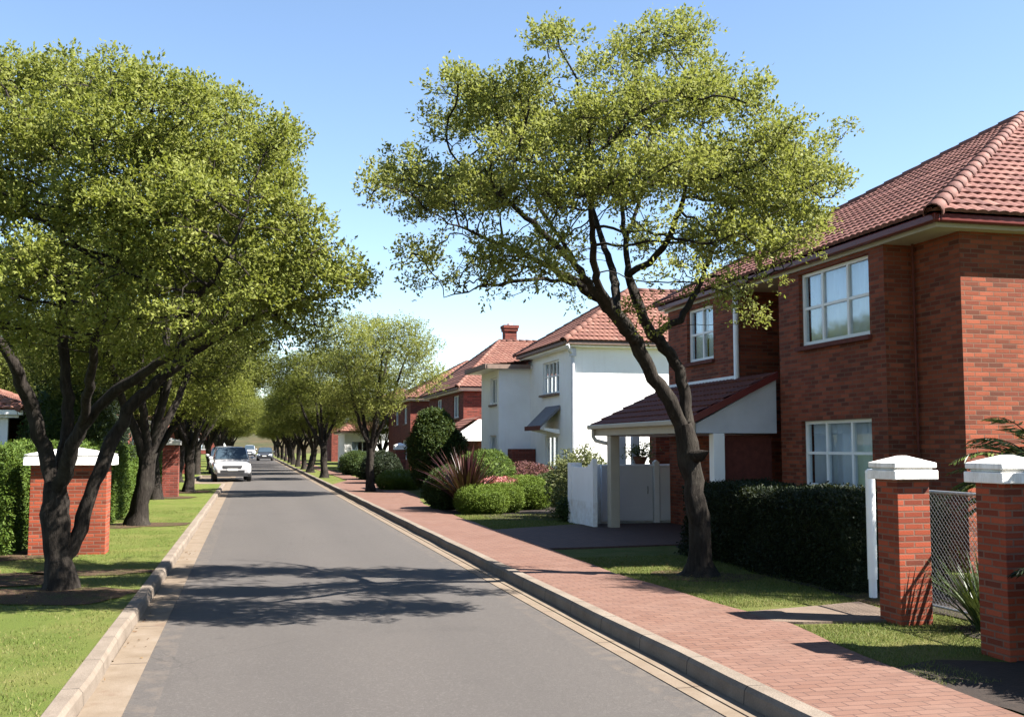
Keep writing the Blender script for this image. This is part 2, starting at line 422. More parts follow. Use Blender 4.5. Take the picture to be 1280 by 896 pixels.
# ------------------------------------------------------------------ camera, light
YAW, PITCH, FPX = R(13.573), R(4.658), 1350.0
cam = bpy.data.cameras.new('camera'); co = bpy.data.objects.new('camera', cam); COL.objects.link(co)
co.location = (0, 0, 1.7); co.rotation_euler = (R(90) + PITCH, 0, -YAW)
cam.sensor_width = 36; cam.lens = FPX / 1280 * 36; cam.clip_end = 6000
S.camera = co
SUN = Vector((1.0, -.52, 1.2)).normalized()
sl = bpy.data.lights.new('sun', 'SUN'); sl.energy = 5.0; sl.angle = R(.5); sl.color = (1, .945, .86)
so = bpy.data.objects.new('sun', sl); COL.objects.link(so); so.rotation_euler = (-SUN).to_track_quat('-Z', 'Y').to_euler(); so.location = (20, -10, 40)
w = bpy.data.worlds.new('World'); S.world = w; w.use_nodes = True
wt = w.node_tree
sky = wt.nodes.new('ShaderNodeTexSky'); sky.sky_type = 'NISHITA'; sky.sun_disc = False
sky.sun_elevation = math.asin(SUN.z); sky.sun_rotation = math.atan2(SUN.x, SUN.y)
sky.air_density = 1.0; sky.dust_density = .15; sky.ozone_density = 1.6; sky.altitude = 600
wt.links.new(sky.outputs[0], wt.nodes['Background'].inputs[0]); wt.nodes['Background'].inputs[1].default_value = .054
vs = S.view_settings; vs.view_transform = 'Standard'; vs.look = 'None'; vs.exposure = 2.3; vs.gamma = 1
vs.use_curve_mapping = False
S.cycles.max_bounces = 6; S.cycles.transparent_max_bounces = 12; S.cycles.use_denoising = True

# measured camera basis (used only to place tree limbs at real distances)
CF = np.array([math.sin(YAW) * math.cos(PITCH), math.cos(YAW) * math.cos(PITCH), math.sin(PITCH)])
CR = np.array([math.cos(YAW), -math.sin(YAW), 0]); CU = np.cross(CR, CF); CC = np.array([0, 0, 1.7])
def at(px, py, d):
    return CC + d * (CF + CR * (px - 640) / FPX - CU * (py - 448) / FPX)

# ------------------------------------------------------------------ ground and street
def struct(name, mb, mat, **k): return tag(mb.build(name, mat, **k), kind='structure')

struct('ground', MB().quad((-1500, -300, -.06), (1500, -300, -.06), (1500, 2600, -.06), (-1500, 2600, -.06)), M['dryground'])
struct('road', MB().quad((-.76, -14, 0), (2.95, -14, 0), (2.95, 240, 0), (-.76, 240, 0)), M['asphalt'])
struct('gutter_strip', MB().box(-1.03, -.76, -14, 240, -.05, .006), M['gutter'])
m = MB(); m.box(2.95, 3.07, -14, 240, -.05, .006); m.box(3.078, 3.19, -14, 240, -.05, .012)
struct('gutter_apron', m, M['gutter'])
def kerb_bar(m, x0, x1, y0, y1, z):
    n = max(2, int((y1 - y0) / 1.0)); ys = np.linspace(y0, y1, n + 1)
    rings = []
    for y in ys:
        j = .008 * math.sin(y * 1.7) + .006 * math.sin(y * 4.1)
        a = x0 + j; s = 1 if x1 > x0 else -1
        rings.append(np.array([(a, y, -.04), (a + s * .012, y, z - .03), (a + s * .035, y, z), (x1, y, z), (x1, y, -.04)]))
    m.rings(rings)
m = MB(); kerb_bar(m, -1.03, -1.17, -14, 48.5, .12); kerb_bar(m, -1.03, -1.17, 63, 240, .12)
m.box(-2.7, -1.172, 48.38, 48.5, -.04, .118); m.box(-2.7, -2.58, 48.503, 62.997, -.04, .118); m.box(-2.7, -1.172, 63, 63.12, -.04, .118)
struct('kerb', m, M['kerb'])
m = MB(); kerb_bar(m, 3.19, 3.345, -14, 240, .13)
struct('kerb', m, M['kerb'])
struct('parking_bay', MB().quad((-2.58, 48.5, -.004), (-1.03, 48.5, -.004), (-1.03, 63, -.004), (-2.58, 63, -.004)), M['gutter'])
def grid_sheet(m, x0, x1, y0, y1, z, st, amp, seed=0):
    nx = max(1, int(round((x1 - x0) / st))); ny = max(1, int(round((y1 - y0) / st)))
    xs = np.linspace(x0, x1, nx + 1); ys = np.linspace(y0, y1, ny + 1)
    X, Y = np.meshgrid(xs, ys)
    Z = z + amp * (np.sin(X * 2.1 + seed) * np.cos(Y * 1.7 + seed * 2) + .5 * np.sin(X * 5.3 + Y * 4.1))
    V = np.stack([X, Y, Z], -1).reshape(-1, 3)
    i = np.arange(ny)[:, None] * (nx + 1) + np.arange(nx)[None]
    m.add(V, [np.stack([i, i + 1, i + nx + 2, i + nx + 1], -1).reshape(-1, 4)])
m = MB(); grid_sheet(m, -9, -1.165, -14, 48.4, .105, .3, .006)
m.quad((-80, -14, .08), (-9, -14, .1), (-9, 48.4, .1), (-80, 48.4, .08)); m.quad((-80, 48.4, .1), (-2.68, 48.4, .105), (-2.68, 63.1, .105), (-80, 63.1, .1)); m.quad((-80, 63.1, .1), (-1.165, 63.1, .105), (-1.165, 240, .105), (-80, 240, .1))
struct('grass_verge', m, M['lawn'])
m = MB(); grid_sheet(m, 3.34, 9, -14, 34, .098, .3, .004, 3)
m.quad((9, -14, .1), (80, -14, .1), (80, 34, .1), (9, 34, .1)); m.quad((3.34, 34, .098), (80, 34, .098), (80, 240, .098), (3.34, 240, .098))
struct('garden_lawn', m, M['lawn2'])
# pavement with a slightly wandering garden edge
ed = [(-14, 4.5), (2, 4.45), (6, 4.46), (8, 4.62), (9.2, 4.76), (10.2, 4.66), (11.4, 4.58), (13, 4.5), (15, 4.5), (17, 4.55), (19.5, 4.55), (22, 4.6), (25, 4.62), (30, 4.7), (35, 5.3), (40, 5.5), (48, 5.4), (60, 5.4), (240, 5.4)]
ey = np.concatenate([np.arange(-14, 60, .5), np.arange(60, 241, 10)]); ex = np.interp(ey, *zip(*ed)) + .02 * np.sin(ey * 2.3)
x0 = np.interp(ey, [0, 46, 52, 240], [3.342, 3.342, 4.5, 4.5])
V = np.concatenate([np.stack([x0, ey, np.full_like(ey, .118)], 1), np.stack([ex, ey, np.full_like(ey, .118)], 1)])
n = len(ey); i = np.arange(n - 1)
V = np.concatenate([V, V - np.array([0, 0, .07])])
m = MB().add(V, [np.stack([i, i + n, i + n + 1, i + 1], 1), np.stack([i + n, i + 3 * n, i + 3 * n + 1, i + n + 1], 1), np.stack([i, i + 1, i + 2 * n + 1, i + 2 * n], 1)])
struct('pavement', m, M['paver'])
dp = [(4.50, 15.2, .04), (4.55, 16.4, .04), (6.9, 16.6, .04), (8.45, 16.6, .04), (8.45, 21.3, .04), (6.4, 21.3, .04), (4.56, 20.3, .04), (4.5, 20.0, .04)]
struct('driveway', MB().prism(dp, (0, 0, .084)), M['drive'])
pp_ = [(4.66, 9.15, .04), (4.9, 9.05, .04), (6.0, 8.95, .04), (6.1, 10.1, .04), (5.6, 9.95, .04), (4.67, 9.75, .04)]
struct('path', MB().prism(pp_, (0, 0, .079)), M['path'])
def blob(cx, cy, rx, ry, z, seed, n=34):
    r2 = np.random.default_rng(seed); ph = r2.uniform(0, 6.28, 4)
    a = np.linspace(0, 2 * np.pi, n, endpoint=False)
    k = 1 + .14 * np.sin(2 * a + ph[0]) + .12 * np.sin(3 * a + ph[1]) + .08 * np.sin(5 * a + ph[2]) + .06 * np.sin(9 * a + ph[3])
    return [(cx + rx * k[i] * math.cos(a[i]), cy + ry * k[i] * math.sin(a[i]), z) for i in range(n)]
m = MB()
for q in [(-2.1, 12.6, .95, .7, .116, 1), (-3.6, 14.2, 1.3, 1.0, .116, 2), (-1.9, 14.7, .7, .35, .116, 8), (-2.2, 23.3, .9, .8, .116, 3), (-3.3, 17.2, .9, .7, .114, 9), (-2.5, 35.6, .9, .9, .116, 4), (-2.1, 39.9, .9, .9, .116, 5), (5.5, 12.6, .62, .6, .106, 6), (4.15, 38.4, .55, .7, .124, 7), (6.6, 10.2, .5, .5, .11, 10)]:
    m.poly(blob(*q))
struct('bare_soil', m, M['mulch'])
m = MB(); m.poly(blob(5.75, 6.1, 1.22, 1.5, .108, 12)); m.poly(blob(6.3, 26.3, 1.6, 3.0, .106, 13)); m.poly(blob(6.9, 12.4, .75, 3.3, .108, 14)); m.poly(blob(6.7, 7.9, .8, .8, .107, 15))
struct('flower_bed', m, M['soil'])

# far hills
def hill(y0, y1, f, name):
    xs = np.linspace(-900, 900, 121); ys = np.linspace(y0, y1, 14)
    X, Y = np.meshgrid(xs, ys); t = (Y - y0) / (y1 - y0)
    Z = -1 + f(X) * np.sin(np.clip(t, 0, 1) * np.pi * .5) + 1.2 * np.sin(X * .05) * t
    V = np.stack([X, Y, Z], -1).reshape(-1, 3); nx = 121
    i = np.arange(13)[:, None] * nx + np.arange(120)[None]
    struct(name, MB().add(V, [np.stack([i, i + 1, i + nx + 1, i + nx], -1).reshape(-1, 4)]), M['hill'], smooth=True)
hill(285, 620, lambda X: 14 + 16 * np.exp(-((X + 170) / 110) ** 2) + 4 * np.sin(X * .013), 'hill')

# ------------------------------------------------------------------ foliage tools
def randdir(n, g=rng):
    v = g.normal(size=(n, 3)); return v / np.linalg.norm(v, axis=1)[:, None]
def unit(v): return v / (np.linalg.norm(v, axis=-1, keepdims=True) + 1e-9)
BIAS = (.25, -.15, .75)
def leaf_quads(P, A, L, W, g=rng):
    """rhombus leaves: base P, axis A, length L, width W"""
    n = len(P); side = unit(np.cross(A, randdir(n, g) * .6 + np.array(BIAS)))
    nrm = np.cross(A, side)
    L = L[:, None]; W = W[:, None]
    mid = P + A * L * .5
    V = np.stack([P, mid + side * W * .5 + nrm * L * .06, P + A * L, mid - side * W * .5 + nrm * L * .06], 1).reshape(-1, 3)
    return V, np.arange(n * 4).reshape(-1, 4)
def sprigs(P, D, m, L, spread=.8, length=.14, g=rng, wr=.5):
    n = len(P)
    Pk = np.repeat(P, m, 0); Dk = np.repeat(D, m, 0)
    u = np.tile(np.linspace(.1, 1, m), n)[:, None] * length
    A = unit(Dk * .55 + randdir(n * m, g) * spread)
    Ls = L * g.uniform(.7, 1.25, n * m)
    return leaf_quads(Pk + Dk * u + g.normal(size=(n * m, 3)) * .012, A, Ls, Ls * wr, g)

def colonize(P, par, att, D, di, dk, iters, g, up=.12):
    P = [np.array(p, float) for p in P]; par = list(par)
    N = np.array(P); att = np.array(att)
    def near(N0, base):
        d = np.linalg.norm(att[:, None] - N0[None], axis=2)
        j = d.argmin(1); return d[np.arange(len(att)), j], j + base
    dist, idx = near(N, 0)
    nch = {}
    for it in range(iters):
        if len(att) == 0: break
        act = dist < di
        if not act.any(): break
        dirs = unit(att[act] - N[idx[act]])
        nodes, inv = np.unique(idx[act], return_inverse=True)
        acc = np.zeros((len(nodes), 3)); np.add.at(acc, inv, dirs)
        acc = unit(unit(acc) + np.array([0, 0, up]) + g.normal(size=acc.shape) * .16)
        new = N[nodes] + acc * D
        ok = np.array([nch.get(int(k), 0) < 4 for k in nodes])
        if not ok.any(): break
        new = new[ok]; nodes = nodes[ok]
        for k in nodes: nch[int(k)] = nch.get(int(k), 0) + 1
        base = len(N); N = np.vstack([N, new]); par += [int(k) for k in nodes]
        d2 = np.linalg.norm(att[:, None] - new[None], axis=2); j = d2.argmin(1); dm = d2[np.arange(len(att)), j]
        b = dm < dist; dist[b] = dm[b]; idx[b] = j[b] + base
        keep = dist > dk
        att = att[keep]; dist = dist[keep]; idx = idx[keep]
    return N, np.array(par)

def branch_mesh(N, par, rad, org, rough_trunk=True, g=rng):
    n = len(N); ch = [[] for _ in range(n)]
    for i in range(n):
        if par[i] >= 0: ch[par[i]].append(i)
    V = []; F = []; cnt = 0
    stack = [(-1, i) for i in range(n) if par[i] < 0]
    while stack:
        p, i = stack.pop()
        chain = ([p] if p >= 0 else []) + [i]
        while ch[chain[-1]]:
            c = sorted(ch[chain[-1]], key=lambda q: -rad[q])
            for q in c[1:]: stack.append((chain[-1], q))
            chain.append(c[0])
        if len(chain) < 2: continue
        pts = [N[q] for q in chain]; rr = [rad[q] for q in chain]
        if p >= 0: rr[0] = min(rr[0], rr[1] * 1.25)
        rm = max(rr); k = 14 if rm > .12 else 8 if rm > .04 else 5 if rm > .015 else 3
        rings = tube_rings(pts, rr, k)
        if rm > .06:
            for ri, ring in enumerate(rings):
                c0 = pts[ri]; a = np.arange(k) / k * 6.283
                f = 1 + .10 * np.sin(3 * a + c0[2] * 2.3) + .06 * np.sin(5 * a - c0[2] * 5) + .05 * math.sin(c0[2] * 9)
                rings[ri] = c0 + (ring - c0) * f[:, None]
        base = cnt; m = len(rings)
        V.append(np.vstack(rings)); cnt += m * k
        ii = base + np.arange(m - 1)[:, None] * k; jj = np.arange(k)[None]; j2 = (jj + 1) % k
        F.append(np.stack([ii + jj, ii + j2, ii + k + j2, ii + k + jj], -1).reshape(-1, 4))
    return np.vstack(V) - org, [np.vstack(F)]

def pipe_radii(N, par, r0, e, fixed):
    n = len(N); acc = np.zeros(n); has = np.zeros(n, bool)
    for i in range(n - 1, -1, -1):
        if not has[i]: acc[i] = r0 ** e
        if par[i] >= 0: acc[par[i]] += acc[i]; has[par[i]] = True
    r = acc ** (1 / e)
    for i, f in fixed.items(): r[i] = max(min(r[i], f * 1.15), f * .9)
    for i in range(n):
        if par[i] >= 0: r[i] = min(r[i], r[par[i]])
    return r

def grow_tree(limbs, att, g, D=.16, di=1.2, dk=.2, iters=140, r0=.0045, e=2.15, leaf_r=.016, nsp=4, mleaf=9, L=.055, up=.1, spread=.8, sl=.14, wr=.5, fill=.35, tuft=.12):
    """limbs: list of (attach_to (limb index, fraction) or None, [(pt, r), ...])"""
    N = []; par = []; fixed = {}; ends = []
    for attach, pts in limbs:
        P = np.array([p for p, r in pts]); rr = np.array([r for p, r in pts])
        if attach is None: prev = -1
        else:
            lst = ends[attach[0]]; prev = lst[min(len(lst) - 1, int(attach[1] * (len(lst) - 1)))]
            P = np.vstack([N[prev], P]); rr = np.concatenate([[rr[0]], rr])
        seg = np.linalg.norm(np.diff(P, axis=0), axis=1); cum = np.concatenate([[0], np.cumsum(seg)])
        k = max(2, int(cum[-1] / D)); s = np.linspace(0, cum[-1], k + 1)
        Q = np.stack([np.interp(s, cum, P[:, j]) for j in range(3)], 1)
        for _ in range(2):
            Q[1:-1] = .25 * Q[:-2] + .5 * Q[1:-1] + .25 * Q[2:]
        Q[1:-1] += g.normal(size=(k - 1, 3)) * .012
        rs = np.interp(s, cum, rr); lst = []
        for q in range(0 if attach is None else 1, k + 1):
            N.append(Q[q]); par.append(prev); prev = len(N) - 1; lst.append(prev); fixed[prev] = rs[q]
        ends.append(lst)
    nf = len(N)
    N, par = colonize(N, par, att, D, di, dk, iters, g, up)
    rad = pipe_radii(N, par, r0, e, fixed)
    n = len(N); tip = np.ones(n, bool); tip[par[par >= 0]] = False
    thin = (rad < leaf_r) & (np.arange(n) >= nf)
    li = np.where(thin & (tip | (g.uniform(size=n) < fill)))[0]
    dirs = unit(N[li] - N[par[li]])
    cnt = np.maximum(1, (nsp * g.uniform(.5, 1.5, len(li)) * np.where(tip[li], 1.0, .6)).astype(int))
    P0 = np.repeat(N[li], cnt, 0); dr = np.repeat(dirs, cnt, 0)
    off = randdir(len(P0), g) * (g.uniform(0, 1, len(P0)) ** .4)[:, None] * np.array([1, 1, .75]) * tuft
    P = P0 + off + np.array([0, 0, tuft * .2])
    Dd = unit(dr * .35 + off / tuft * .7 + randdir(len(P), g) * .45 + np.array([0, 0, .45]))
    print("LEAVES", len(P) * mleaf, int(tip.sum()), n)
    lV, lF = sprigs(P, Dd, mleaf, L, spread, sl, g, wr)
    return N, par, rad, lV, lF

def clump_points(cl, per_m3, g):
    """cl: (centre, (rx,ry,rz)); points biased to the outside of each clump"""
    out = []
    for c, r in cl:
        n = max(6, int(per_m3 * 4.19 * r[0] * r[1] * r[2]))
        u = randdir(n, g) * (g.uniform(0, 1, n) ** .45)[:, None]
        out.append(np.array(c) + u * np.array(r))
    return np.vstack(out)

def put_tree(name, loc, N, par, rad, lV, lF, leafmat, label, group, trunk_offset=None):
    t = thing(name, loc, label, 'tree', group)
    V, F = branch_mesh(N, par, rad, np.array(loc))
    link('trunk', new_mesh('trunk', V, F, M['bark'], True), t)
    link('crown', new_mesh('crown', lV - np.array(loc), [lF], leafmat, False), t)
    return t

# ------------------------------------------------------------------ hero tree on the right garden strip
g = np.random.default_rng(11)
D0 = 13.42
def H(px, py, dz=0.): return at(px, py, D0 + dz)
hl = [
 (None, [(H(876, 725), .50), (H(876, 717), .34), (H(875, 700), .225), (H(874, 665), .20), (H(868, 620), .19), (H(864, 585), .195), (H(858, 555), .20), (H(853, 530), .17)]),
 ((0, .97), [(H(835, 496, -.1), .14), (H(816, 470, -.15), .13), (H(797, 430, -.2), .125), (H(782, 403, -.3), .11), (H(742, 370, -.5), .085), (H(707, 344, -.8), .065), (H(680, 330, -1.), .05), (H(644, 312, -1.2), .035), (H(600, 292, -1.5), .022), (H(560, 280, -1.7), .012)]),
 ((0, .92), [(H(862, 515, .2), .10), (H(852, 472, .25), .095), (H(841, 445, .3), .09), (H(812, 416, .2), .085), (H(797, 374, .2), .075), (H(785, 337, .3), .065), (H(779, 268, .4), .045), (H(776, 195, .5), .022)]),
 ((2, .38), [(H(853, 398, .5), .055), (H(872, 361, .7), .045), (H(886, 327, .9), .04), (H(900, 285, 1.1), .028), (H(930, 230, 1.2), .016)]),
 ((3, .45), [(H(918, 347, .5), .022), (H(952, 349, .3), .014), (H(990, 330, .1), .01)]),
 ((1, .40), [(H(768, 350, .3), .08), (H(756, 310, .6), .06), (H(740, 260, 1.0), .045), (H(715, 190, 1.3), .025), (H(684, 100, 1.5), .010)]),
 ((1, .45), [(H(720, 330, -1.2), .055), (H(684, 295, -1.8), .04), (H(640, 255, -2.2), .028), (H(590, 225, -2.4), .014)]),
 ((1, .56), [(H(680, 348, -1.7), .035), (H(640, 352, -2.0), .025), (H(600, 358, -2.2), .014), (H(555, 372, -2.3), .008)]),
 ((2, .60), [(H(824, 318, -.4), .05), (H(848, 270, -.8), .038), (H(866, 205, -1.0), .022), (H(880, 140, -1.1), .010)]),
 ((2, .72), [(H(800, 250, 1.2), .04), (H(818, 170, 1.7), .025), (H(822, 90, 1.9), .010)]),
 ((3, .75), [(H(940, 260, .8), .02), (H(985, 215, .7), .014), (H(1030, 190, .6), .007)]),
 ((1, .30), [(H(770, 400, -.9), .07), (H(745, 350, -1.7), .05), (H(740, 280, -2.3), .035), (H(735, 200, -2.6), .018)]),
 ((0, .86), [(H(874, 576, -.12), .12), (H(880, 571, -.18), .10), (H(884, 567, -.22), .075), (H(886, 564, -.25), .015)]),
 ((6, .30), [(H(676, 262, -.8), .03), (H(640, 200, -.6), .018), (H(622, 150, -.5), .008)]),
]
cl2d = [(690, 55, 28), (672, 105, 26), (715, 95, 24), (800, 62, 42), (850, 58, 40), (760, 85, 30), (625, 140, 52), (575, 118, 30), (560, 165, 38), (660, 185, 48), (740, 165, 52), (800, 140, 50), (870, 130, 52), (930, 130, 38), (960, 178, 46), (1030, 182, 24), (1050, 170, 16), (1000, 225, 46), (1035, 235, 28),
        (510, 222, 36), (485, 235, 30), (468, 245, 20), (545, 245, 46), (605, 245, 50), (700, 245, 46), (765, 235, 46), (830, 215, 50), (895, 215, 52), (945, 250, 46), (990, 280, 40), (1030, 280, 24),
        (530, 330, 26), (575, 350, 28), (545, 375, 18), (620, 330, 38), (680, 320, 38), (640, 375, 20), (720, 380, 16), (905, 300, 48), (955, 310, 40), (860, 345, 30), (915, 365, 30), (1000, 310, 28), (940, 395, 16), (820, 300, 30), (880, 300, 36), (510, 345, 20), (845, 375, 18), (960, 355, 18), (925, 400, 12)]
cl = []
s_px = D0 / FPX
for (x, y, r) in cl2d:
    k = 1 if r < 26 else 2 if r < 44 else 3
    prof = max(.25, 1 - ((x - 765) / 330.) ** 2) ** .5 * max(.3, 1 - ((y - 230) / 260.) ** 2) ** .5
    for q in range(k):
        off = (-1.15 + g.uniform(-.3, .3)) if k == 1 else (np.linspace(-1, 1, k)[q] * 1.9 * prof + g.uniform(-.35, .35) - 1.2)
        rr = r * s_px * g.uniform(.68, .98)
        cl.append((H(x + g.uniform(-10, 10), y + g.uniform(-10, 10), off), (rr, rr, rr * .72)))
att = clump_points(cl, 400, g)
hl = [(a, [(p, r * .74) for p, r in q]) for a, q in hl]
hero = grow_tree(hl, att, g, D=.12, di=1.5, dk=.115, iters=170, leaf_r=.0125, nsp=15, mleaf=8, L=.045, r0=.0046, sl=.11, fill=.16, tuft=.15, wr=.55)
put_tree('street_tree', tuple(np.array([5.44, 12.63, .08])), *hero, M['leaf_a'], 'big leaning multi-limbed tree rooted in the shaded grass before the brick house', 'street trees')

# ------------------------------------------------------------------ big tree on the left verge
g = np.random.default_rng(23)
D1 = 12.1
def T(px, py, dz=0.): return at(px, py, D1 + dz)
tl = [
 (None, [(T(74, 753), .40), (T(74, 743), .285), (T(73, 720), .20), (T(70, 680), .165), (T(69, 640), .16), (T(68, 612), .165)]),
 ((0, 1.), [(T(60, 575, .1), .10), (T(45, 525, .1), .085), (T(30, 485, 0), .075), (T(14, 450, -.2), .06), (T(-20, 400, -.4), .045), (T(-60, 330, -.6), .025), (T(-90, 250, -.8), .012)]),
 ((0, .97), [(T(74, 580, .3), .085), (T(86, 535, .5), .075), (T(84, 480, .6), .065), (T(76, 410, .6), .055), (T(84, 340, .5), .04), (T(70, 250, .4), .022), (T(60, 170, .4), .010)]),
 ((0, .94), [(T(86, 570, -.2), .085), (T(106, 528, -.3), .075), (T(132, 498, -.4), .07), (T(170, 474, -.6), .055), (T(215, 442, -.8), .045), (T(270, 400, -1.0), .032), (T(330, 350, -1.2), .018), (T(390, 310, -1.3), .01)]),
 ((0, .30), [(T(92, 690, .1), .09), (T(104, 650, .15), .085), (T(120, 600, .2), .085), (T(136, 555, .3), .08), (T(165, 505, .4), .075), (T(205, 470, .5), .065), (T(262, 425, .7), .05), (T(330, 390, .9), .035), (T(400, 370, 1.0), .02), (T(440, 360, 1.1), .01)]),
 ((3, .22), [(T(112, 480, -.9), .05), (T(118, 430, -1.2), .042), (T(135, 370, -1.5), .034), (T(155, 290, -1.7), .02), (T(165, 210, -1.8), .01)]),
 ((4, .55), [(T(205, 420, 1.3), .045), (T(225, 350, 1.7), .034), (T(240, 270, 1.9), .02), (T(250, 190, 2.), .01)]),
 ((2, .55), [(T(110, 380, 1.3), .035), (T(150, 300, 1.8), .025), (T(180, 200, 2.0), .012)]),
 ((1, .45), [(T(0, 390, .9), .035), (T(-10, 310, 1.4), .022), (T(0, 200, 1.7), .012)]),
 ((3, .55), [(T(235, 390, -1.8), .03), (T(280, 330, -2.2), .018), (T(310, 260, -2.4), .01)]),
]
cl2d = [(20, 112, 46), (-60, 130, 60), (90, 112, 50), (160, 118, 50), (225, 130, 48), (285, 150, 46), (335, 185, 42), (362, 225, 30), (40, 180, 56), (120, 185, 60), (200, 190, 60), (270, 210, 56), (320, 250, 50), (-70, 220, 70), (-20, 250, 60), (70, 260, 56), (150, 265, 60), (230, 270, 60), (300, 300, 52), (360, 290, 40), (385, 330, 42), (420, 345, 34), (445, 365, 24), (350, 350, 50), (400, 395, 34), (300, 365, 48), (240, 345, 44), (180, 345, 50), (110, 345, 40), (40, 335, 50), (-40, 340, 60), (0, 395, 40), (90, 400, 30), (160, 410, 36), (230, 400, 40), (340, 415, 34), (390, 430, 24), (290, 415, 34), (-80, 400, 50), (30, 430, 24), (210, 445, 20), (130, 440, 20)]
cl = []; s_px = D1 / FPX
for (x, y, r) in cl2d:
    k = 2 if r < 40 else 3
    prof = max(.3, 1 - ((x - 120) / 390.) ** 2) ** .5 * max(.35, 1 - ((y - 290) / 270.) ** 2) ** .5
    for q in range(k):
        off = np.linspace(-1, 1, k)[q] * 2.5 * prof + g.uniform(-.35, .35) + .2
        rr = r * s_px * g.uniform(.72, 1.05)
        cl.append((T(x + g.uniform(-10, 10), y + g.uniform(-10, 10), off), (rr, rr, rr * .75)))
att = clump_points(cl, 320, g)
tl = [(a, [(p, r * .86) for p, r in q]) for a, q in tl]
left1 = grow_tree(tl, att, g, D=.125, di=1.6, dk=.115, iters=170, leaf_r=.0125, nsp=16, mleaf=8, L=.046, r0=.0048, wr=.55, sl=.11, fill=.16, tuft=.15)
put_tree('street_tree', (-1.95, 12.4, .09), *left1, M['leaf_b'], 'large spreading tree with a forked dark trunk on the near left verge', 'street trees')

# ------------------------------------------------------------------ the rows of street trees
def vase_tree(seed, trunk_h, cz, rad, rz, r_base, n_limb, leafmat, dens=26, L=.085, nsp=4):
    g = np.random.default_rng(seed)
    lean = g.uniform(-.15, .15, 2)
    top = np.array([lean[0], lean[1], trunk_h])
    limbs = [(None, [(np.array([0, 0, -.06]), r_base * 1.7), (np.array([0, 0, .06]), r_base * 1.3), (np.array([0, 0, .3]), r_base * 1.05), (top * .55, r_base * .95), (top, r_base)])]
    for k in range(n_limb):
        a = k / n_limb * 6.283 + g.uniform(-.4, .4); s = g.uniform(.5, .85)
        d = np.array([math.cos(a), math.sin(a), 0])
        limbs.append(((0, g.uniform(.8, 1.)), [(top + d * .35 * s + np.array([0, 0, .35]), r_base * .5), (top + d * rad * .3 * s + np.array([0, 0, 1.0]), r_base * .42), (top + d * rad * .6 * s + np.array([0, 0, cz - trunk_h + rz * .1]), r_base * .22), (top + d * rad * .8 * s + np.array([0, 0, cz - trunk_h + rz * .4]), r_base * .08)]))
    cl = []
    for k in range(34):
        d = randdir(1, g)[0]; d[2] = d[2] * .9 + .1
        rr = g.uniform(.55, .95) * rad / 2.6
        u = d * np.array([rad - rr * .7, rad - rr * .7, rz - rr * .3]) * g.uniform(.6, 1) ** .5
        if u[2] < -rz * .55: u[2] *= .6
        cl.append((np.array([lean[0], lean[1], cz]) + u, (rr, rr, rr * .66)))
    att = clump_points(cl, dens * 2.4, g)
    N, par, rd, lV, lF = grow_tree(limbs, att, g, D=.17, di=1.7, dk=.19, iters=110, leaf_r=.020, nsp=nsp * 2.6, mleaf=7, L=L * .75, r0=.0052, sl=.2, fill=.4, tuft=.26)
    V, F = branch_mesh(N, par, rd, np.zeros(3))
    return new_mesh('trunk', V, F, M['bark'], True), new_mesh('crown', lV, [lF], leafmat, False)

protos = [vase_tree(31, 1.5, 4.0, 3.0, 2.1, .20, 6, M['leaf_c'], 40, nsp=5), vase_tree(37, 1.7, 4.3, 2.8, 2.1, .17, 5, M['leaf_c'], 40, nsp=5), vase_tree(41, 1.4, 3.8, 3.1, 1.9, .18, 6, M['leaf_b'], 40, nsp=5), vase_tree(47, 1.6, 4.2, 2.7, 2.2, .15, 5, M['leaf_a'], 34, nsp=4)]
def row_tree(x, y, k, rot, sc, label, group='street trees', z=.1):
    t = thing('street_tree', (x, y, z), label, 'tree', group, rot)
    t.scale = (sc[0], sc[0], sc[1])
    for nm, me in zip(('trunk', 'crown'), protos[k]): link(nm, me, t)
    return t
ords = ['first', 'second', 'third', 'fourth', 'fifth', 'sixth', 'seventh', 'eighth', 'ninth', 'tenth', 'eleventh', 'twelfth']
row_tree(-2.19, 23.3, 0, .4, (1.0, 1.0), 'grey-trunked tree beside the clipped hedge, just behind the big forked left tree')
row_tree(-2.75, 34.6, 2, 2.0, (.95, .98), 'twisted tree partly hiding the second brick pillar on the left')
row_tree(-2.08, 39.9, 1, 4.1, (1.1, .98), 'low-branched leaning tree on the left verge just before the white parked SUV')
lr = [(-3.2, 51, 0, 1.3), (-3.0, 65, 1, .5), (-2.6, 76, 2, 3.1), (-2.4, 89, 0, 5.2), (-2.5, 103, 1, 2.5), (-2.4, 120, 2, .1), (-2.4, 140, 0, 4.4), (-2.6, 165, 1, 1.1)]
for i, (x, y, k, ro) in enumerate(lr):
    row_tree(x, y, k, ro, (1.24 + .07 * math.sin(i * 2.1), 1.08 + .05 * math.cos(i * 3.3)), 'left row street tree beyond the white SUV, %s counting away from it' % ords[i], 'far left row of street trees')
row_tree(4.14, 38.4, 3, .9, (1.08, 1.02), 'slender forked tree on the pavement left of the egg-shaped bush, airier than its row')
rr_ = [(3.72, 56.6, 1, 2.2), (3.66, 68.5, 0, .7), (3.7, 78, 2, 4.0), (3.7, 88, 1, 5.5), (3.75, 98, 0, 3.3), (3.8, 109, 2, 1.9), (3.8, 122, 1, .2), (3.9, 137, 0, 4.9), (3.9, 155, 2, 2.8), (4., 178, 1, 1.4)]
for i, (x, y, k, ro) in enumerate(rr_):
    row_tree(x, y, k, ro, (1.1 + .07 * math.sin(i * 1.7 + 1), 1.0 + .05 * math.cos(i * 2.3)), 'right row street tree beyond the slender one, %s counting away from it' % ords[i], 'far right row of street trees')
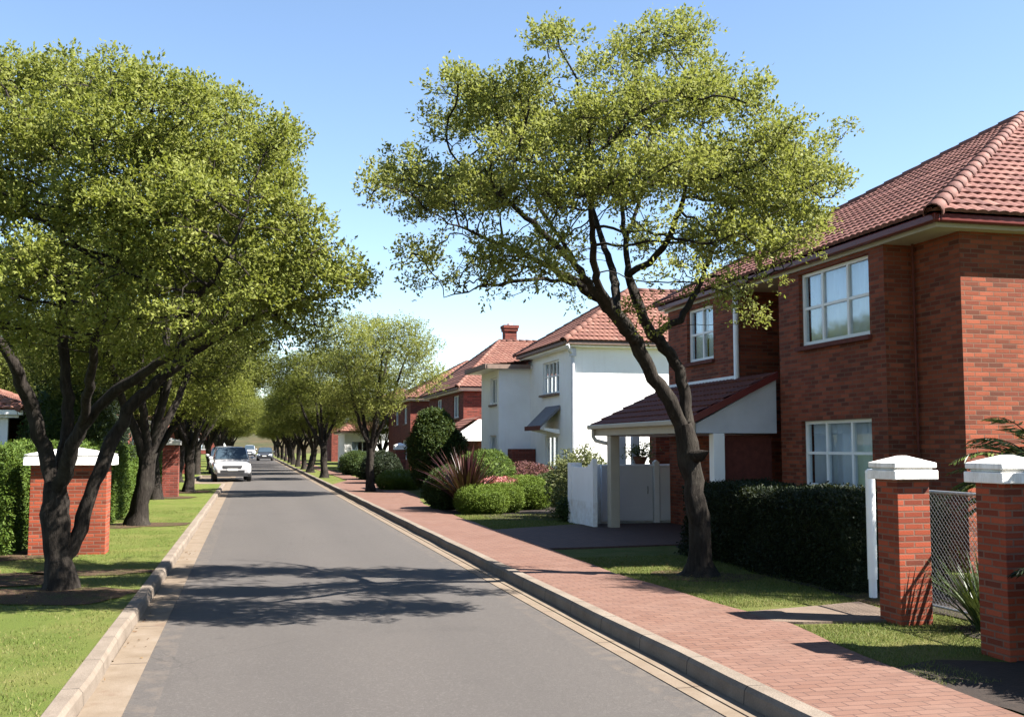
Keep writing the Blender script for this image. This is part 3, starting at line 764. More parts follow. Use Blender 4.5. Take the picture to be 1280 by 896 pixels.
# garden trees further back, plus one unseen tree added for its shade
bt = [(-3.6, 226, 0, 4.0, 1.5, 'big tree arching over the far end of the street from the left'), (4.8, 222, 2, 1.2, 1.5, 'big tree arching over the far end of the street from the right'), (9.2, 77, 0, 3.0, .8, 'small tree screening the white garage'), (-8.2, 39.5, 0, 5.0, 1.0, 'garden tree just behind the far left hedge'), (10.25, 9.4, 1, .8, .55, 'small dense tree added unseen beyond the right picture edge to shade the hedge and grass'), (-9.5, 31, 2, 1.1, .95, 'garden tree behind the left hedge next to the small brick house'), (-8.0, 62, 0, 2.2, 1.2, 'tall garden tree behind the houses on the left'), (-13, 47, 1, 3.3, 1.3, 'broad garden tree deep behind the left row'), (27, 112, 0, 4.1, 1.75, 'distant tree top showing over the orange-roofed house'), (20, 95, 2, 1.0, 1.3, 'far tree beside the roof of the orange-roofed house'), (-6, 200, 1, .4, 1.2, 'hazy tree at the far end of the street on the left'), (-14, 215, 2, .9, 1.4, 'hazy tree far left at the end of the street'), (9, 205, 0, 2.9, 1.2, 'hazy tree at the far end of the street on the right'), (-16, 85, 0, 5.1, 1.5, 'tall tree far behind the left row of trees'), (-24, 60, 2, 4.1, 1.5, 'wide tree behind the left brick house roof'), (-11, 120, 1, 5.9, 1.3, 'background tree in the left gardens well beyond the SUV')]
for x, y, k, ro, sc, lb in bt:
    row_tree(x, y, k, ro, (sc, sc if sc > .6 else 1.02), lb, 'background garden trees', .05).name = 'garden_tree'

# ------------------------------------------------------------------ hedges, bushes
def surf_ellipsoid(c, r, n, g, p=2.0, zmin=-.95):
    u = randdir(int(n * 1.5), g); u = u[u[:, 2] > zmin][:n]
    q = (np.abs(u) ** p).sum(1) ** (-1 / p); u2 = u * q[:, None]
    nr = unit(np.sign(u2) * np.abs(u2) ** (p - 1) / np.array(r))
    return np.array(c) + u2 * np.array(r), nr
def lump(P, c, amp, f):
    d = P - np.array(c); s = np.sin(P[:, 0] * f + 1.3) * np.sin(P[:, 1] * f + .4) * np.cos(P[:, 2] * f * 1.2)
    return P + unit(d) * (amp * s)[:, None]
def bush(name, c, r, n, L, mat, label, cat='bush', p=2.0, amp=.06, f=5., seed=1, spread=.9, m=5, core=True, group=None, wr=.5, depth=.12, org=None):
    g = np.random.default_rng(seed)
    P, Nn = surf_ellipsoid(c, r, n, g, p); P = lump(P, c, amp, f)
    P = P - Nn * (g.uniform(0, 1, len(P)) ** 2 * depth)[:, None]
    D = unit(Nn + randdir(len(P), g) * .5 + np.array([0, 0, .2]))
    V, F = sprigs(P, D, m, L, spread, L * 1.6, g, wr)
    mb = MB(); mb.add(V, [F])
    if core:
        k = 20; th = np.linspace(-np.pi / 2, np.pi / 2, 12); a = np.linspace(0, 2 * np.pi, k, endpoint=False)
        rings = []
        for t_ in th:
            u = np.stack([np.cos(t_) * np.cos(a), np.cos(t_) * np.sin(a), np.full(k, np.sin(t_))], 1)
            q = (np.abs(u) ** p + 1e-9).sum(1) ** (-1 / p)
            rings.append(lump(np.array(c) + u * q[:, None] * np.array(r) * .86, c, amp, f))
        mb.rings(rings)
    o = mb.build(name, mat, loc=org or (c[0], c[1], c[2] - r[2]))
    return tag(o, label, cat, group)
def box_hedge(name, x0, x1, y0, y1, z0, z1, n, L, mat, label, seed=1, amp=.05, m=5):
    g = np.random.default_rng(seed)
    faces = [((x0, y0, z0), (0, y1 - y0, 0), (0, 0, z1 - z0), (-1, 0, 0)), ((x1, y0, z0), (0, y1 - y0, 0), (0, 0, z1 - z0), (1, 0, 0)), ((x0, y0, z0), (x1 - x0, 0, 0), (0, 0, z1 - z0), (0, -1, 0)), ((x0, y1, z0), (x1 - x0, 0, 0), (0, 0, z1 - z0), (0, 1, 0)), ((x0, y0, z1), (x1 - x0, 0, 0), (0, y1 - y0, 0), (0, 0, 1))]
    ar = np.array([np.linalg.norm(np.cross(f[1], f[2])) for f in faces]); cnt = (n * ar / ar.sum()).astype(int)
    P = []; Nn = []
    for f, k in zip(faces, cnt):
        u = g.uniform(size=(k, 2)); P.append(np.array(f[0]) + u[:, :1] * np.array(f[1]) + u[:, 1:] * np.array(f[2])); Nn.append(np.tile(f[3], (k, 1)))
    P = np.vstack(P); Nn = np.vstack(Nn).astype(float)
    P = P + Nn * (amp * np.sin(P[:, 0] * 3 + 1) * np.sin(P[:, 1] * 2.6) * np.cos(P[:, 2] * 4) + g.normal(size=len(P)) * .015 - g.uniform(0, 1, len(P)) ** 3 * .08)[:, None]
    D = unit(Nn + randdir(len(P), g) * .6 + np.array([0, 0, .25]))
    V, F = sprigs(P, D, m, L, .9, L * 1.4, g)
    mb = MB(); mb.add(V, [F]); mb.box(x0 + .07, x1 - .07, y0 + .07, y1 - .07, z0, z1 - .07)
    o = mb.build(name, mat, loc=((x0 + x1) / 2, (y0 + y1) / 2, z0))
    return tag(o, label, 'hedge')
box_hedge('hedge', -6.2, -3.45, 17.3, 18.5, .1, 1.62, 9000, .05, M['hedge'], 'tall clipped hedge at the left picture edge beside the wide brick pillar', 3)
box_hedge('hedge', -3.9, -2.85, 18.9, 27.5, .1, 1.68, 14000, .055, M['hedge'], 'long clipped green hedge between the wide brick pillar and the grey-trunked tree', 4)
box_hedge('hedge', -4.2, -3.0, 28.4, 35.2, .1, 1.6, 8000, .06, M['hedge'], 'dark stretch of clipped hedge behind the grey-trunked tree trunk', 5)
box_hedge('hedge', -5.0, -3.3, 37.5, 47.8, .1, 1.5, 6000, .07, M['hedge'], 'far clipped hedge between the second brick pillar and the parking bay', 6)
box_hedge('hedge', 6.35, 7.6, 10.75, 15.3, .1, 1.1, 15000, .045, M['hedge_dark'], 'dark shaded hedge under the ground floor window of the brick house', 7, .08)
bush('bush', (-5.8, 22.2, .95), (1.2, 1.4, .75), 5000, .06, M['bush'], 'rounded green bush rising behind the long clipped left hedge', seed=8, amp=.15)
bush('bush', (-4.9, 27.5, 1.35), (1.2, 1.6, .85), 4000, .06, M['bush'], 'leafy bush above the hedge beside the grey-trunked tree', seed=9, amp=.15)

bush('bush', (-3.75, 24.6, 1.9), (.8, 1.7, 1.3), 4500, .075, M['bush'], 'tall loose bush growing above the long clipped hedge, beside the low brick house', seed=61, amp=.25, f=3, depth=.3)
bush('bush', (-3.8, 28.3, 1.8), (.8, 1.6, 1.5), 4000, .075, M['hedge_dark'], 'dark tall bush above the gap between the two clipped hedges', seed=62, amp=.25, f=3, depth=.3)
# white-house garden
bush('topiary_ball', (5.42, 25.55, .40), (.60, .62, .34), 5000, .035, M['topiary'], 'low bright clipped topiary mound nearest the pavement', 'topiary', p=2.6, amp=.02, seed=21)
bush('topiary_ball', (6.0, 25.95, .42), (.50, .50, .35), 4000, .035, M['topiary'], 'bright clipped topiary mound behind and right of the nearest one', 'topiary', p=2.5, amp=.02, seed=22)
bush('topiary_ball', (6.85, 27.1, .48), (.68, .65, .42), 5000, .04, M['topiary'], 'larger olive-green clipped mound on the lawn before the purple bush', 'topiary', p=2.6, amp=.03, seed=23)
bush('bush', (4.95, 27.6, .58), (.5, .7, .52), 4500, .055, M['bush'], 'dark rounded bush at the pavement edge left of the purple flax', seed=24, amp=.09)
bush('bush', (6.5, 30.2, .78), (.75, .8, .75), 3500, .055, M['hedge'], 'upright green bush between the purple flax and the white house', seed=25, p=2.6, amp=.07)
bush('bush', (7.9, 30.3, .62), (.85, .7, .55), 3500, .05, M['purple'], 'purple-leaved bush under the white house wall', seed=26, amp=.1)
bush('bush', (8.1, 28.6, .45), (.8, .8, .5), 2500, .05, M['bush'], 'low dark bush between the purple bush and the tall pale shrub', seed=27, amp=.1)
bush('flower_patch', (6.15, 27.0, .72), (.50, .40, .13), 900, .05, M['pink'], 'patch of pink flowers tucked behind the topiary mounds', 'flowers', seed=28, core=False, wr=.9)
bush('shrub', (6.95, 23.5, .72), (.40, .48, .70), 1500, .06, M['shrub'], 'tall pale wispy shrub beside the end of the white wall', 'shrub', seed=29, amp=.2, f=7, depth=.35, core=False)
bush('shrub', (6.75, 22.35, .3), (.3, .3, .28), 700, .06, M['bush'], 'small leafy shrub at the foot of the white wall', 'shrub', seed=30, amp=.1, depth=.2)
bush('shrub', (7.7, 24.8, .75), (.6, .6, .85), 1700, .07, M['shrub'], 'wispy shrub with upright sprays against the white house wall', 'shrub', seed=31, amp=.25, f=6, depth=.4, core=False)
bush('conical_bush', (6.35, 37.8, 1.5), (.86, .86, 1.4), 9000, .085, M['bush'], 'tall dark egg-shaped bush in front of the orange-roofed house', 'bush', seed=32, amp=.2, f=3.1, depth=.3, spread=1.1)
bush('bush', (5.5, 40.7, .40), (.82, 1.0, .36), 3500, .05, M['topiary'], 'low bright clipped bush beside the slender pavement tree', seed=33, p=2.6, amp=.03)
bush('bush', (6.2, 34.8, .5), (.6, .7, .45), 1800, .06, M['bush'], 'small grey-green bush below the egg-shaped bush', seed=34, amp=.12)
bush('bush', (5.6, 47.5, .75), (.8, 1.1, .7), 2500, .07, M['hedge_dark'], 'dark bush behind the slender pavement tree trunk', seed=35, amp=.1)
bush('bush', (5.9, 53.0, .6), (.9, 1.2, .55), 2200, .08, M['bush'], 'low bush beside the far garden wall', seed=36, amp=.12)
bush('bush', (5.9, 62.0, .7), (.9, 1.6, .65), 1800, .09, M['bush'], 'far low bush beside the second right row tree', seed=37, amp=.12)

def blades(mb, c, n, length, width, g, lean=(.2, 1.1), curve=.5, up=1.0, segs=5):
    for k in range(n):
        a = g.uniform(0, 6.283); tilt = g.uniform(*lean); L = length * g.uniform(.6, 1.1)
        d = np.array([math.cos(a), math.sin(a), 0]); side = np.array([-math.sin(a), math.cos(a), 0])
        p = np.array(c) + d * g.uniform(0, .12); V = []; th = tilt * .6
        tw = g.uniform(-.6, .6)
        for s in range(segs + 1):
            f = s / segs; ww = width * (1 - f ** 2.2) * (.6 + .4 * min(1, f * 4)) + .001
            sd = side * math.cos(tw) + np.array([0, 0, 1]) * math.sin(tw) * .5
            V += [p - sd * ww / 2, p + sd * ww / 2]
            p = p + (d * math.sin(th) + np.array([0, 0, math.cos(th)])) * L / segs
            th += curve * tilt / segs * 1.6
        mb.add(V, [[[2 * s, 2 * s + 1, 2 * s + 3, 2 * s + 2] for s in range(segs)]])
g = np.random.default_rng(51)
m = MB(); blades(m, (5.2, 26.35, .12), 300, 1.6, .065, g, (.1, 1.15), .5)
tag(m.build('flax_plant', M['phormium'], loc=(5.2, 26.35, .1)), 'spiky purple-red flax plant by the pavement', 'plant')
m = MB(); blades(m, (6.3, 8.35, .10), 150, .72, .035, g, (.1, 1.35), .3)
tag(m.build('yucca_plant', M['yucca'], loc=(6.3, 8.35, .1)), 'spiky green yucca between the two white-capped pillars', 'plant')
def frond_shrub(name, c, nf, length, leaf, mat, label, g, droop=1.5, stem_h=.5, stems=5, az=None):
    t = thing(name, c, label, 'plant')
    st = MB(); lf = MB()
    for k in range(nf):
        a = g.uniform(0, 6.283) if az is None else g.uniform(*az); tilt = g.uniform(.15, .85); L = length * g.uniform(.7, 1.1)
        d = np.array([math.cos(a), math.sin(a), 0.]); p = np.array(c, float) + d * .08 + np.array([0, 0, stem_h * g.uniform(.5, 1)]); th = tilt; path = [np.array(c, float), p.copy()]
        for s in range(10):
            p = p + (d * math.sin(th) + np.array([0, 0, math.cos(th)])) * L / 10; th += droop / 10; path.append(p.copy())
        st.tube(path, np.linspace(.012, .003, len(path)), 4)
        pp = np.array(path[2:]); ns = 30; s_ = np.linspace(0, len(pp) - 1.001, ns); i0 = s_.astype(int); fr = (s_ - i0)[:, None]
        Q = pp[i0] * (1 - fr) + pp[i0 + 1] * fr; tn = unit(pp[i0 + 1] - pp[i0]); sd = np.array([-d[1], d[0], 0])
        for sg in (-1, 1):
            A = unit(tn * .7 + sd * sg * .8 + g.normal(size=(ns, 3)) * .12 - np.array([0, 0, .28]))
            Ls = leaf * np.sin(np.linspace(.35, 2.9, ns)) * g.uniform(.85, 1.15, ns)
            V, F = leaf_quads(Q, A, Ls, Ls * .13, g); lf.add(V, [F])
    st.build('stem', M['bark'], t); lf.build('fronds', mat, t)
    return t
frond_shrub('palm', (9.0, 10.75, .1), 60, 1.35, .25, M['palm'], 'feathery arching palm before the sunlit brick wall, behind the right-hand pillar', g, 1.7, 1.35)
frond_shrub('fern_shrub', (5.93, 6.2, .1), 40, .85, .26, M['hedge_dark'], 'dark drooping fern-like plant overlapping the foot of the right-hand pillar', g, 1.6, .55)

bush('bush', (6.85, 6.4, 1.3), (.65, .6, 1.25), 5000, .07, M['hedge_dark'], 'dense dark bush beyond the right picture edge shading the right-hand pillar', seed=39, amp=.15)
# ------------------------------------------------------------------ grass blades and litter
def grass(name, n, sampler, label, h=.035, w=.006, z=.1, seed=5):
    g = np.random.default_rng(seed); P = sampler(g, n); k = len(P)
    a = g.uniform(0, 6.283, k); s = np.stack([np.cos(a), np.sin(a), np.zeros(k)], 1) * (w / 2) * g.uniform(.7, 1.4, k)[:, None]
    hh = h * g.uniform(.5, 1.3, k); tip = P + np.stack([g.normal(size=k) * .014, g.normal(size=k) * .014, hh], 1)
    V = np.stack([P - s, P + s, tip], 1).reshape(-1, 3)
    return tag(link(name, new_mesh(name, V, [np.arange(3 * k).reshape(-1, 3)], M['blade'])), label, 'grass', kind='stuff')
def s_left(g, n):
    y = 4 + 26 * g.uniform(size=n) ** 1.9; x = -1.13 - g.uniform(size=n) * np.minimum(3.2, .45 * (y - 2))
    m_ = np.sin(x * 3.1 + y) * np.sin(y * 2.2) + .7 * np.sin(x * 7.3 - y * 2.9) * np.sin(x * 2.2 + y * 5.1)
    keep = (m_ < .45 + .5 * g.uniform(size=n)) & (x < -1.24 + .1 * np.sin(y * 6) * np.sin(y * 1.7))
    return np.stack([x, y, np.full(n, .1)], 1)[keep]
def s_right(g, n):
    y = 6.5 + 8.6 * g.uniform(size=n); x = np.interp(y, *zip(*ed)) + .03 + g.uniform(size=n) ** 1.2 * 1.9
    keep = ~((y > 8.95) & (y < 10.1) & (x < 6.1)) & ~((x > 5.0) & (y < 7.3))
    return np.stack([x, y, np.full(n, .095)], 1)[keep]
def s_lawn(g, n):
    y = 20.4 + 4.6 * g.uniform(size=n); x = 4.64 + g.uniform(size=n) * 2.2
    return np.stack([x, y, np.full(n, .095)], 1)
grass('grass_blades', 90000, s_left, 'short mown grass on the left verge', .025, .007, seed=5)
grass('grass_blades', 55000, s_right, 'mown grass under the leaning tree and round the pillars', .028, .006, seed=6)
grass('grass_blades', 18000, s_lawn, 'mown front lawn of the white house', .035, .009, seed=7)
g = np.random.default_rng(61)
ctr = np.array([(-2.2, 13.0), (-3.2, 14.2), (-2.2, 23.2), (-.9, 10.5), (5.4, 12.6), (-.9, 18), (-3.2, 17)])
q = ctr[g.integers(0, len(ctr), 1600)] + g.normal(size=(1600, 2)) * np.array([.3, .9])
q = q[::3]
q = q[(q[:, 0] < -.8) | (q[:, 0] > 3.0)]; nq = len(q)
zz = np.where((q[:, 0] > -1.17) & (q[:, 0] < 3.34), .014, .128)
V, F = leaf_quads(np.stack([q[:, 0], q[:, 1], zz], 1), unit(randdir(nq, g) * np.array([1, 1, .15])), g.uniform(.02, .04, nq), g.uniform(.01, .02, nq), g)
tag(link('leaf_litter', new_mesh('leaf_litter', V, [F], M['litter'])), 'scattered fallen brown leaves on verge and gutter', 'leaves', kind='stuff')

# ------------------------------------------------------------------ building tools
def W(ax, c, a, n, z): return (c + n, a, z) if ax == 'x' else (a, c + n, z)
def wall_face(mb, ax, c, a0, a1, z0, z1, holes=(), depth=.14, sgn=1):
    As = sorted({a0, a1, *[h[0] for h in holes], *[h[1] for h in holes]}); Zs = sorted({z0, z1, *[h[2] for h in holes], *[h[3] for h in holes]})
    for i in range(len(As) - 1):
        for j in range(len(Zs) - 1):
            ca = (As[i] + As[i + 1]) / 2; cz = (Zs[j] + Zs[j + 1]) / 2
            if any(h[0] < ca < h[1] and h[2] < cz < h[3] for h in holes): continue
            mb.quad(W(ax, c, As[i], 0, Zs[j]), W(ax, c, As[i + 1], 0, Zs[j]), W(ax, c, As[i + 1], 0, Zs[j + 1]), W(ax, c, As[i], 0, Zs[j + 1]))
    d = depth * sgn
    for h0, h1, hz0, hz1 in holes:
        mb.quad(W(ax, c, h0, 0, hz0), W(ax, c, h0, 0, hz1), W(ax, c, h0, d, hz1), W(ax, c, h0, d, hz0))
        mb.quad(W(ax, c, h1, 0, hz0), W(ax, c, h1, 0, hz1), W(ax, c, h1, d, hz1), W(ax, c, h1, d, hz0))
        mb.quad(W(ax, c, h0, 0, hz0), W(ax, c, h1, 0, hz0), W(ax, c, h1, d, hz0), W(ax, c, h0, d, hz0))
        mb.quad(W(ax, c, h0, 0, hz1), W(ax, c, h1, 0, hz1), W(ax, c, h1, d, hz1), W(ax, c, h0, d, hz1))
def bx(mb, ax, c, a0, a1, n0, n1, z0, z1):
    if ax == 'x': mb.box(min(c + n0, c + n1), max(c + n0, c + n1), a0, a1, z0, z1)
    else: mb.box(a0, a1, min(c + n0, c + n1), max(c + n0, c + n1), z0, z1)
def window(parent, ax, c, a0, a1, z0, z1, cols=(0, .3, .68, 1), rows=(0, .52, 1), t=.05, sillmat=None, curtain=True, rec=.07, fm=None, sgn=1, sill_out=.06):
    fm = fm or M['white']; s = sgn
    f = MB(); e = .002
    bx(f, ax, c, a0 + e, a0 + t + .01, rec * s, (rec + .07) * s, z0 + e, z1 - e); bx(f, ax, c, a1 - t - .01, a1 - e, rec * s, (rec + .07) * s, z0 + e, z1 - e)
    bx(f, ax, c, a0 + t + .01, a1 - t - .01, rec * s, (rec + .07) * s, z0 + e, z0 + t + .02); bx(f, ax, c, a0 + t + .01, a1 - t - .01, rec * s, (rec + .07) * s, z1 - t, z1 - e)
    for q in cols[1:-1]:
        a = a0 + (a1 - a0) * q; bx(f, ax, c, a - t * .5, a + t * .5, (rec + .004) * s, (rec + .066) * s, z0 + t + .02, z1 - t)
    ci = [a0 + (a1 - a0) * q for q in cols]
    for q in rows[1:-1]:
        z = z0 + (z1 - z0) * q
        for i in range(len(ci) - 1):
            l = ci[i] + (t + .01 if i == 0 else t * .5); r_ = ci[i + 1] - (t + .01 if i == len(ci) - 2 else t * .5)
            bx(f, ax, c, l, r_, (rec + .01) * s, (rec + .06) * s, z - t * .42, z + t * .42)
    fo = f.build('window', fm, parent)
    p = MB(); bx(p, ax, c, a0 + t * .5, a1 - t * .5, (rec + .03) * s, (rec + .036) * s, z0 + t * .5, z1 - t * .5)
    p.build('pane', M['glass'], fo)
    if sillmat:
        q = MB(); bx(q, ax, c, a0 - .05, a1 + .05, -sill_out * s, (rec - .003) * s, z0 - .07, z0 - .003); q.build('sill', sillmat, fo)
    if curtain:
        nn = 60
        ranges = [(0.0, 1.0)] if curtain is True else curtain
        for (u0, u1) in ranges:
            q = MB()
            aa = np.linspace(a0 + t + (a1 - a0 - 2 * t) * u0, a0 + t + (a1 - a0 - 2 * t) * u1, nn)
            wv = rec + .105 + .016 * np.sin(aa * 36) + .012 * np.sin(aa * 17)
            V = np.array([W(ax, c, a, n_ * s, z) for z in (z0 - .05, z1 + .02) for a, n_ in zip(aa, wv)])
            i = np.arange(nn - 1); q.add(V, [np.stack([i, i + 1, i + nn + 1, i + nn], 1)])
            cu = q.build('curtain', M['curtain'], fo, smooth=True)
            so_ = cu.modifiers.new('thickness', 'SOLIDIFY'); so_.thickness = .004
    return fo

def tile_roof(faces, name, mat, parent, tw=.155, course=.25, amp=.015, step=.026, ns=6):
    """faces: list of (p0, p1, t0, t1): eave p0->p1, top t0->t1; one mesh of overlapping tiles"""
    Vs = []; Fs = []; Rn = []; cnt = 0; g = np.random.default_rng(3)
    for p0, p1, t0, t1 in faces:
        p0, p1, t0, t1 = [np.array(q, float) for q in (p0, p1, t0, t1)]
        e = unit(p1 - p0); mid0 = (p0 + p1) / 2; up = ((t0 + t1) / 2 - p0); up = unit(up - e * (up @ e)); nrm = np.cross(e, up); nrm = nrm if nrm[2] > 0 else -nrm
        Hs = (t0 - p0) @ up; rows = max(2, int(round(Hs / course)))
        for i in range(rows):
            f0, f1 = i / rows, (i + 1) / rows
            l0 = p0 + (t0 - p0) * f0; r0 = p1 + (t1 - p1) * f0; l1 = p0 + (t0 - p0) * f1; r1 = p1 + (t1 - p1) * f1
            a0, b0 = (l0 - p0) @ e, (r0 - p0) @ e; a1, b1 = (l1 - p0) @ e, (r1 - p0) @ e
            ph = (i % 2) * tw * .5
            lo, hi = min(a0, a1), max(b0, b1)
            s = np.arange(math.floor(lo / tw * ns), math.ceil(hi / tw * ns) + 1) / ns * tw
            if len(s) < 2: continue
            sb = np.clip(s, a0, max(b0, a0 + .001)); st = np.clip(s, a1, max(b1, a1 + .001))
            wv = amp * np.abs(np.sin((s + ph) / tw * np.pi)) * 1.3
            wv2 = amp * np.abs(np.sin((s + ph) / tw * np.pi)) * 1.3
            jit = g.normal() * .003
            base = p0 + up * (Hs * f0); top = p0 + up * (Hs * f1)
            A = base + e * sb[:, None] + nrm * (wv + step + jit)[:, None]
            B = top + e * st[:, None] + nrm * (wv2 + .002)[:, None]
            C = base + e * sb[:, None] + nrm * (wv * .3 - .012)[:, None]
            k = len(s); Vs += [C, A, B]; j = np.arange(k - 1)
            Fs.append(np.stack([cnt + j, cnt + j + 1, cnt + k + j + 1, cnt + k + j], 1)); Fs.append(np.stack([cnt + k + j, cnt + k + j + 1, cnt + 2 * k + j + 1, cnt + 2 * k + j], 1))
            tid = np.floor((s[:-1] + ph + 1e-6) / tw).astype(int); tv = g.uniform(size=tid.max() - tid.min() + 1)[tid - tid.min()]
            Rn += [tv, tv]; cnt += 3 * k
    V = np.vstack(Vs) - np.array(origin_of(parent))
    return link(name, new_mesh(name, V, [np.vstack(Fs)], mat, False, np.concatenate(Rn)), parent)
def ridge_tiles(lines, parent, mat, r=.11, seg=.36):
    mb = MB(); rn = []
    for p, q in lines:
        p = np.array(p, float); q = np.array(q, float); L = np.linalg.norm(q - p); n = max(1, int(L / seg)); d = (q - p) / L
        u, v = frame_of(d)
        for i in range(n):
            a = p + d * (L * i / n - .03); b = p + d * L * (i + 1) / n
            th = np.linspace(-.35, np.pi + .35, 9); c = np.cos(th)[:, None]; s_ = np.sin(th)[:, None]
            uu = u if u[2] > 0 else -u
            ra = r * 1.16; rb = r * .98
            A = a + ra * (c * v + s_ * uu) - uu * .03; B = b + rb * (c * v + s_ * uu) - uu * .03
            A2 = a + (ra - .018) * (c * v + s_ * uu) - uu * .03
            k = 9; j = np.arange(k - 1)
            mb.add(np.vstack([A, B, A2]), [np.stack([j, j + 1, k + j + 1, k + j], 1), np.stack([2 * k + j, 2 * k + j + 1, j + 1, j], 1)])
            rn += [random.random()] * (2 * (k - 1))
    V = np.vstack(mb.V) - np.array(origin_of(parent))
    return link('ridge_tiles', new_mesh('ridge_tiles', V, [np.vstack(mb.F[4])], mat, True, rn), parent)

def hip_roof(parent, x0, x1, y0, y1, z, rise, mat, name='roof', run=None, tw=.16, caps=True, ax='x', ns=6):
    """hipped roof, ridge along ax; run = plan length of each hip end"""
    if run is None: ax = "x" if x1 - x0 >= y1 - y0 else "y"
    if ax == 'x':
        yc = (y0 + y1) / 2; run = run or (y1 - y0) / 2
        A = (x0 + run, yc, z + rise); B = (x1 - run, yc, z + rise)
    else:
        xc = (x0 + x1) / 2; run = run or (x1 - x0) / 2
        A = (xc, y0 + run, z + rise); B = (xc, y1 - run, z + rise)
    c = [(x0, y0, z), (x1, y0, z), (x1, y1, z), (x0, y1, z)]
    if ax == 'x': fs = [(c[3], c[0], A, A), (c[0], c[1], A, B), (c[2], c[3], B, A), (c[1], c[2], B, B)]; hips = [(c[0], A), (c[3], A), (c[1], B), (c[2], B)]
    else: fs = [(c[0], c[1], A, A), (c[3], c[0], B, A), (c[1], c[2], A, B), (c[2], c[3], B, B)]; hips = [(c[0], A), (c[1], A), (c[3], B), (c[2], B)]
    ro = tile_roof(fs, name, mat, parent, tw=tw, ns=ns)
    if caps:
        hl_ = hips + ([(A, B)] if np.linalg.norm(np.array(A) - np.array(B)) > .3 else [])
        ridge_tiles(hl_, ro, mat)
    return ro
def eaves(parent, x0, x1, y0, y1, z, gm, sm, hole=None, h=.13, soff=.09):
    m = MB(); m.box(x0 + .135, x1 - .135, y0 + .135, y1 - .135, z - .03 - soff - .06, z - .05); m.build('soffit', sm, parent)
    m = MB()
    m.box(x0 + .03, x0 + .13, y0 + .03, y1 - .03, z - h, z - .02); m.box(x1 - .13, x1 - .03, y0 + .03, y1 - .03, z - h, z - .02)
    m.box(x0 + .133, x1 - .133, y0 + .03, y0 + .13, z - h, z - .02); m.box(x0 + .133, x1 - .133, y1 - .13, y1 - .03, z - h, z - .02)
    m.build('gutter', gm, parent, bevel=.02)

# ------------------------------------------------------------------ brick house on the right
bh = thing('brick_house', (12.0, 17.0, 0), 'two-storey red brick house with tiled hip roof and carport on the right', 'house')
BX, WX, ZT = 8.5, 8.93, 4.52
m = MB()
wu = (13.6, 15.62, 3.28, 4.44); wg = (13.62, 15.62, 1.06, 2.10); ww = (18.93, 20.2, 3.36, 4.42)
wall_face(m, 'x', BX, 13.22, 16.3, 0, ZT, [wu, wg])
wall_face(m, 'y', 13.22, BX, WX, 0, ZT)
wall_face(m, 'x', WX, 12.15, 13.22, 0, ZT)
wall_face(m, 'y', 12.15, WX, 20, 0, ZT)
wall_face(m, 'y', 16.3, BX, 10.0, 0, ZT); wall_face(m, 'x', 10.0, 16.3, 17.9, 0, ZT); wall_face(m, 'y', 17.9, BX, 10.0, 0, ZT)
wall_face(m, 'x', BX, 17.9, 21.2, 0, ZT, [ww])
wall_face(m, 'y', 21.2, BX, 20, 0, ZT); wall_face(m, 'x', 20, 12.15, 21.2, 0, ZT)
m.build('wall', M['brick'], bh)
m = MB(); m.box(BX + .6, 19.9, 12.4, 16.1, 2.55, 2.65); m.box(10.2, 10.25, 12.4, 16.1, .1, 4.4); m.box(BX + 1.5, BX + 1.55, 18, 21.1, .1, 4.4)
m.build('inner_wall', M['dark'], bh)
window(bh, 'x', BX, *wu, cols=(0, .34, .70, 1), sillmat=M['sill'], curtain=[(0, .33), (.40, .78), (.84, 1)])
window(bh, 'x', BX, *wg, cols=(0, .32, .68, 1), curtain=[(0, .36), (.36, .70), (.70, 1)])
window(bh, 'x', BX, *ww, cols=(0, .5, 1), sillmat=M['sill'], curtain=[(0, .42), (.55, 1)])
rf = hip_roof(bh, 8.33, 21.5, 11.83, 21.45, 4.68, 3.05, M['tile'], run=5.3)
eaves(bh, 8.33, 21.5, 11.83, 21.45, 4.68, M['darkred'], M['cream'])
m = MB(); m.tube([(8.42, 17.82, 4.56), (8.44, 17.82, 4.4), (8.44, 17.82, 2.9), (8.36, 17.82, 2.82)], .05, 8); m.build('downpipe', M['white'], bh, smooth=True)
m = MB(); m.tube([(WX - .05, 13.1, 4.5), (WX - .05, 13.1, .15)], .016, 8); m.build('downpipe', M['sill'], bh, smooth=True)
# carport, part of the house
CX, CY0, CY1, CZ = 6.95, 16.38, 21.35, 2.12
sl_z = 2.92
tile_roof([((CX - .12, CY1, CZ), (CX - .12, CY0, CZ), (BX + .02 - .03, CY1, sl_z), (BX - .01, CY0, sl_z))], 'carport_roof', M['tile_dark'], bh)
m = MB(); m.box(CX - .2, CX - .1, CY0 - .03, CY1 + .03, CZ - .07, CZ + .02); m.build('gutter', M['cream'], bh, bevel=.02)
m = MB(); m.box(CX - .09, CX + .08, CY0 + .02, CY1 - .02, CZ - .20, CZ - .03); m.build('carport_beam', M['cream'], bh)
m = MB(); m.prism([(CX - .11, CY0 - .04, CZ - .10), (BX - .012, CY0 - .04, sl_z - .10), (BX - .012, CY0 - .04, sl_z + .02), (CX - .11, CY0 - .04, CZ + .02)], (0, .05, 0)); m.build('bargeboard', M['darkred'], bh)
m = MB(); m.prism([(CX + .1, CY0 + .05, CZ - .20), (BX - .012, CY0 + .05, CZ - .20), (BX - .012, CY0 + .05, sl_z - .1), (CX + .1, CY0 + .05, CZ - .05)], (0, .12, 0)); m.build('gable_wall', M['shade_white'], bh)  # white gable given a greyer colour in place of shade
m = MB(); m.prism([(CX - .05, CY1 - .12, CZ - .20), (BX - .012, CY1 - .12, CZ - .20), (BX - .012, CY1 - .12, sl_z - .1), (CX - .05, CY1 - .12, CZ - .08)], (0, .1, 0)); m.build('gable_wall', M['stucco'], bh)
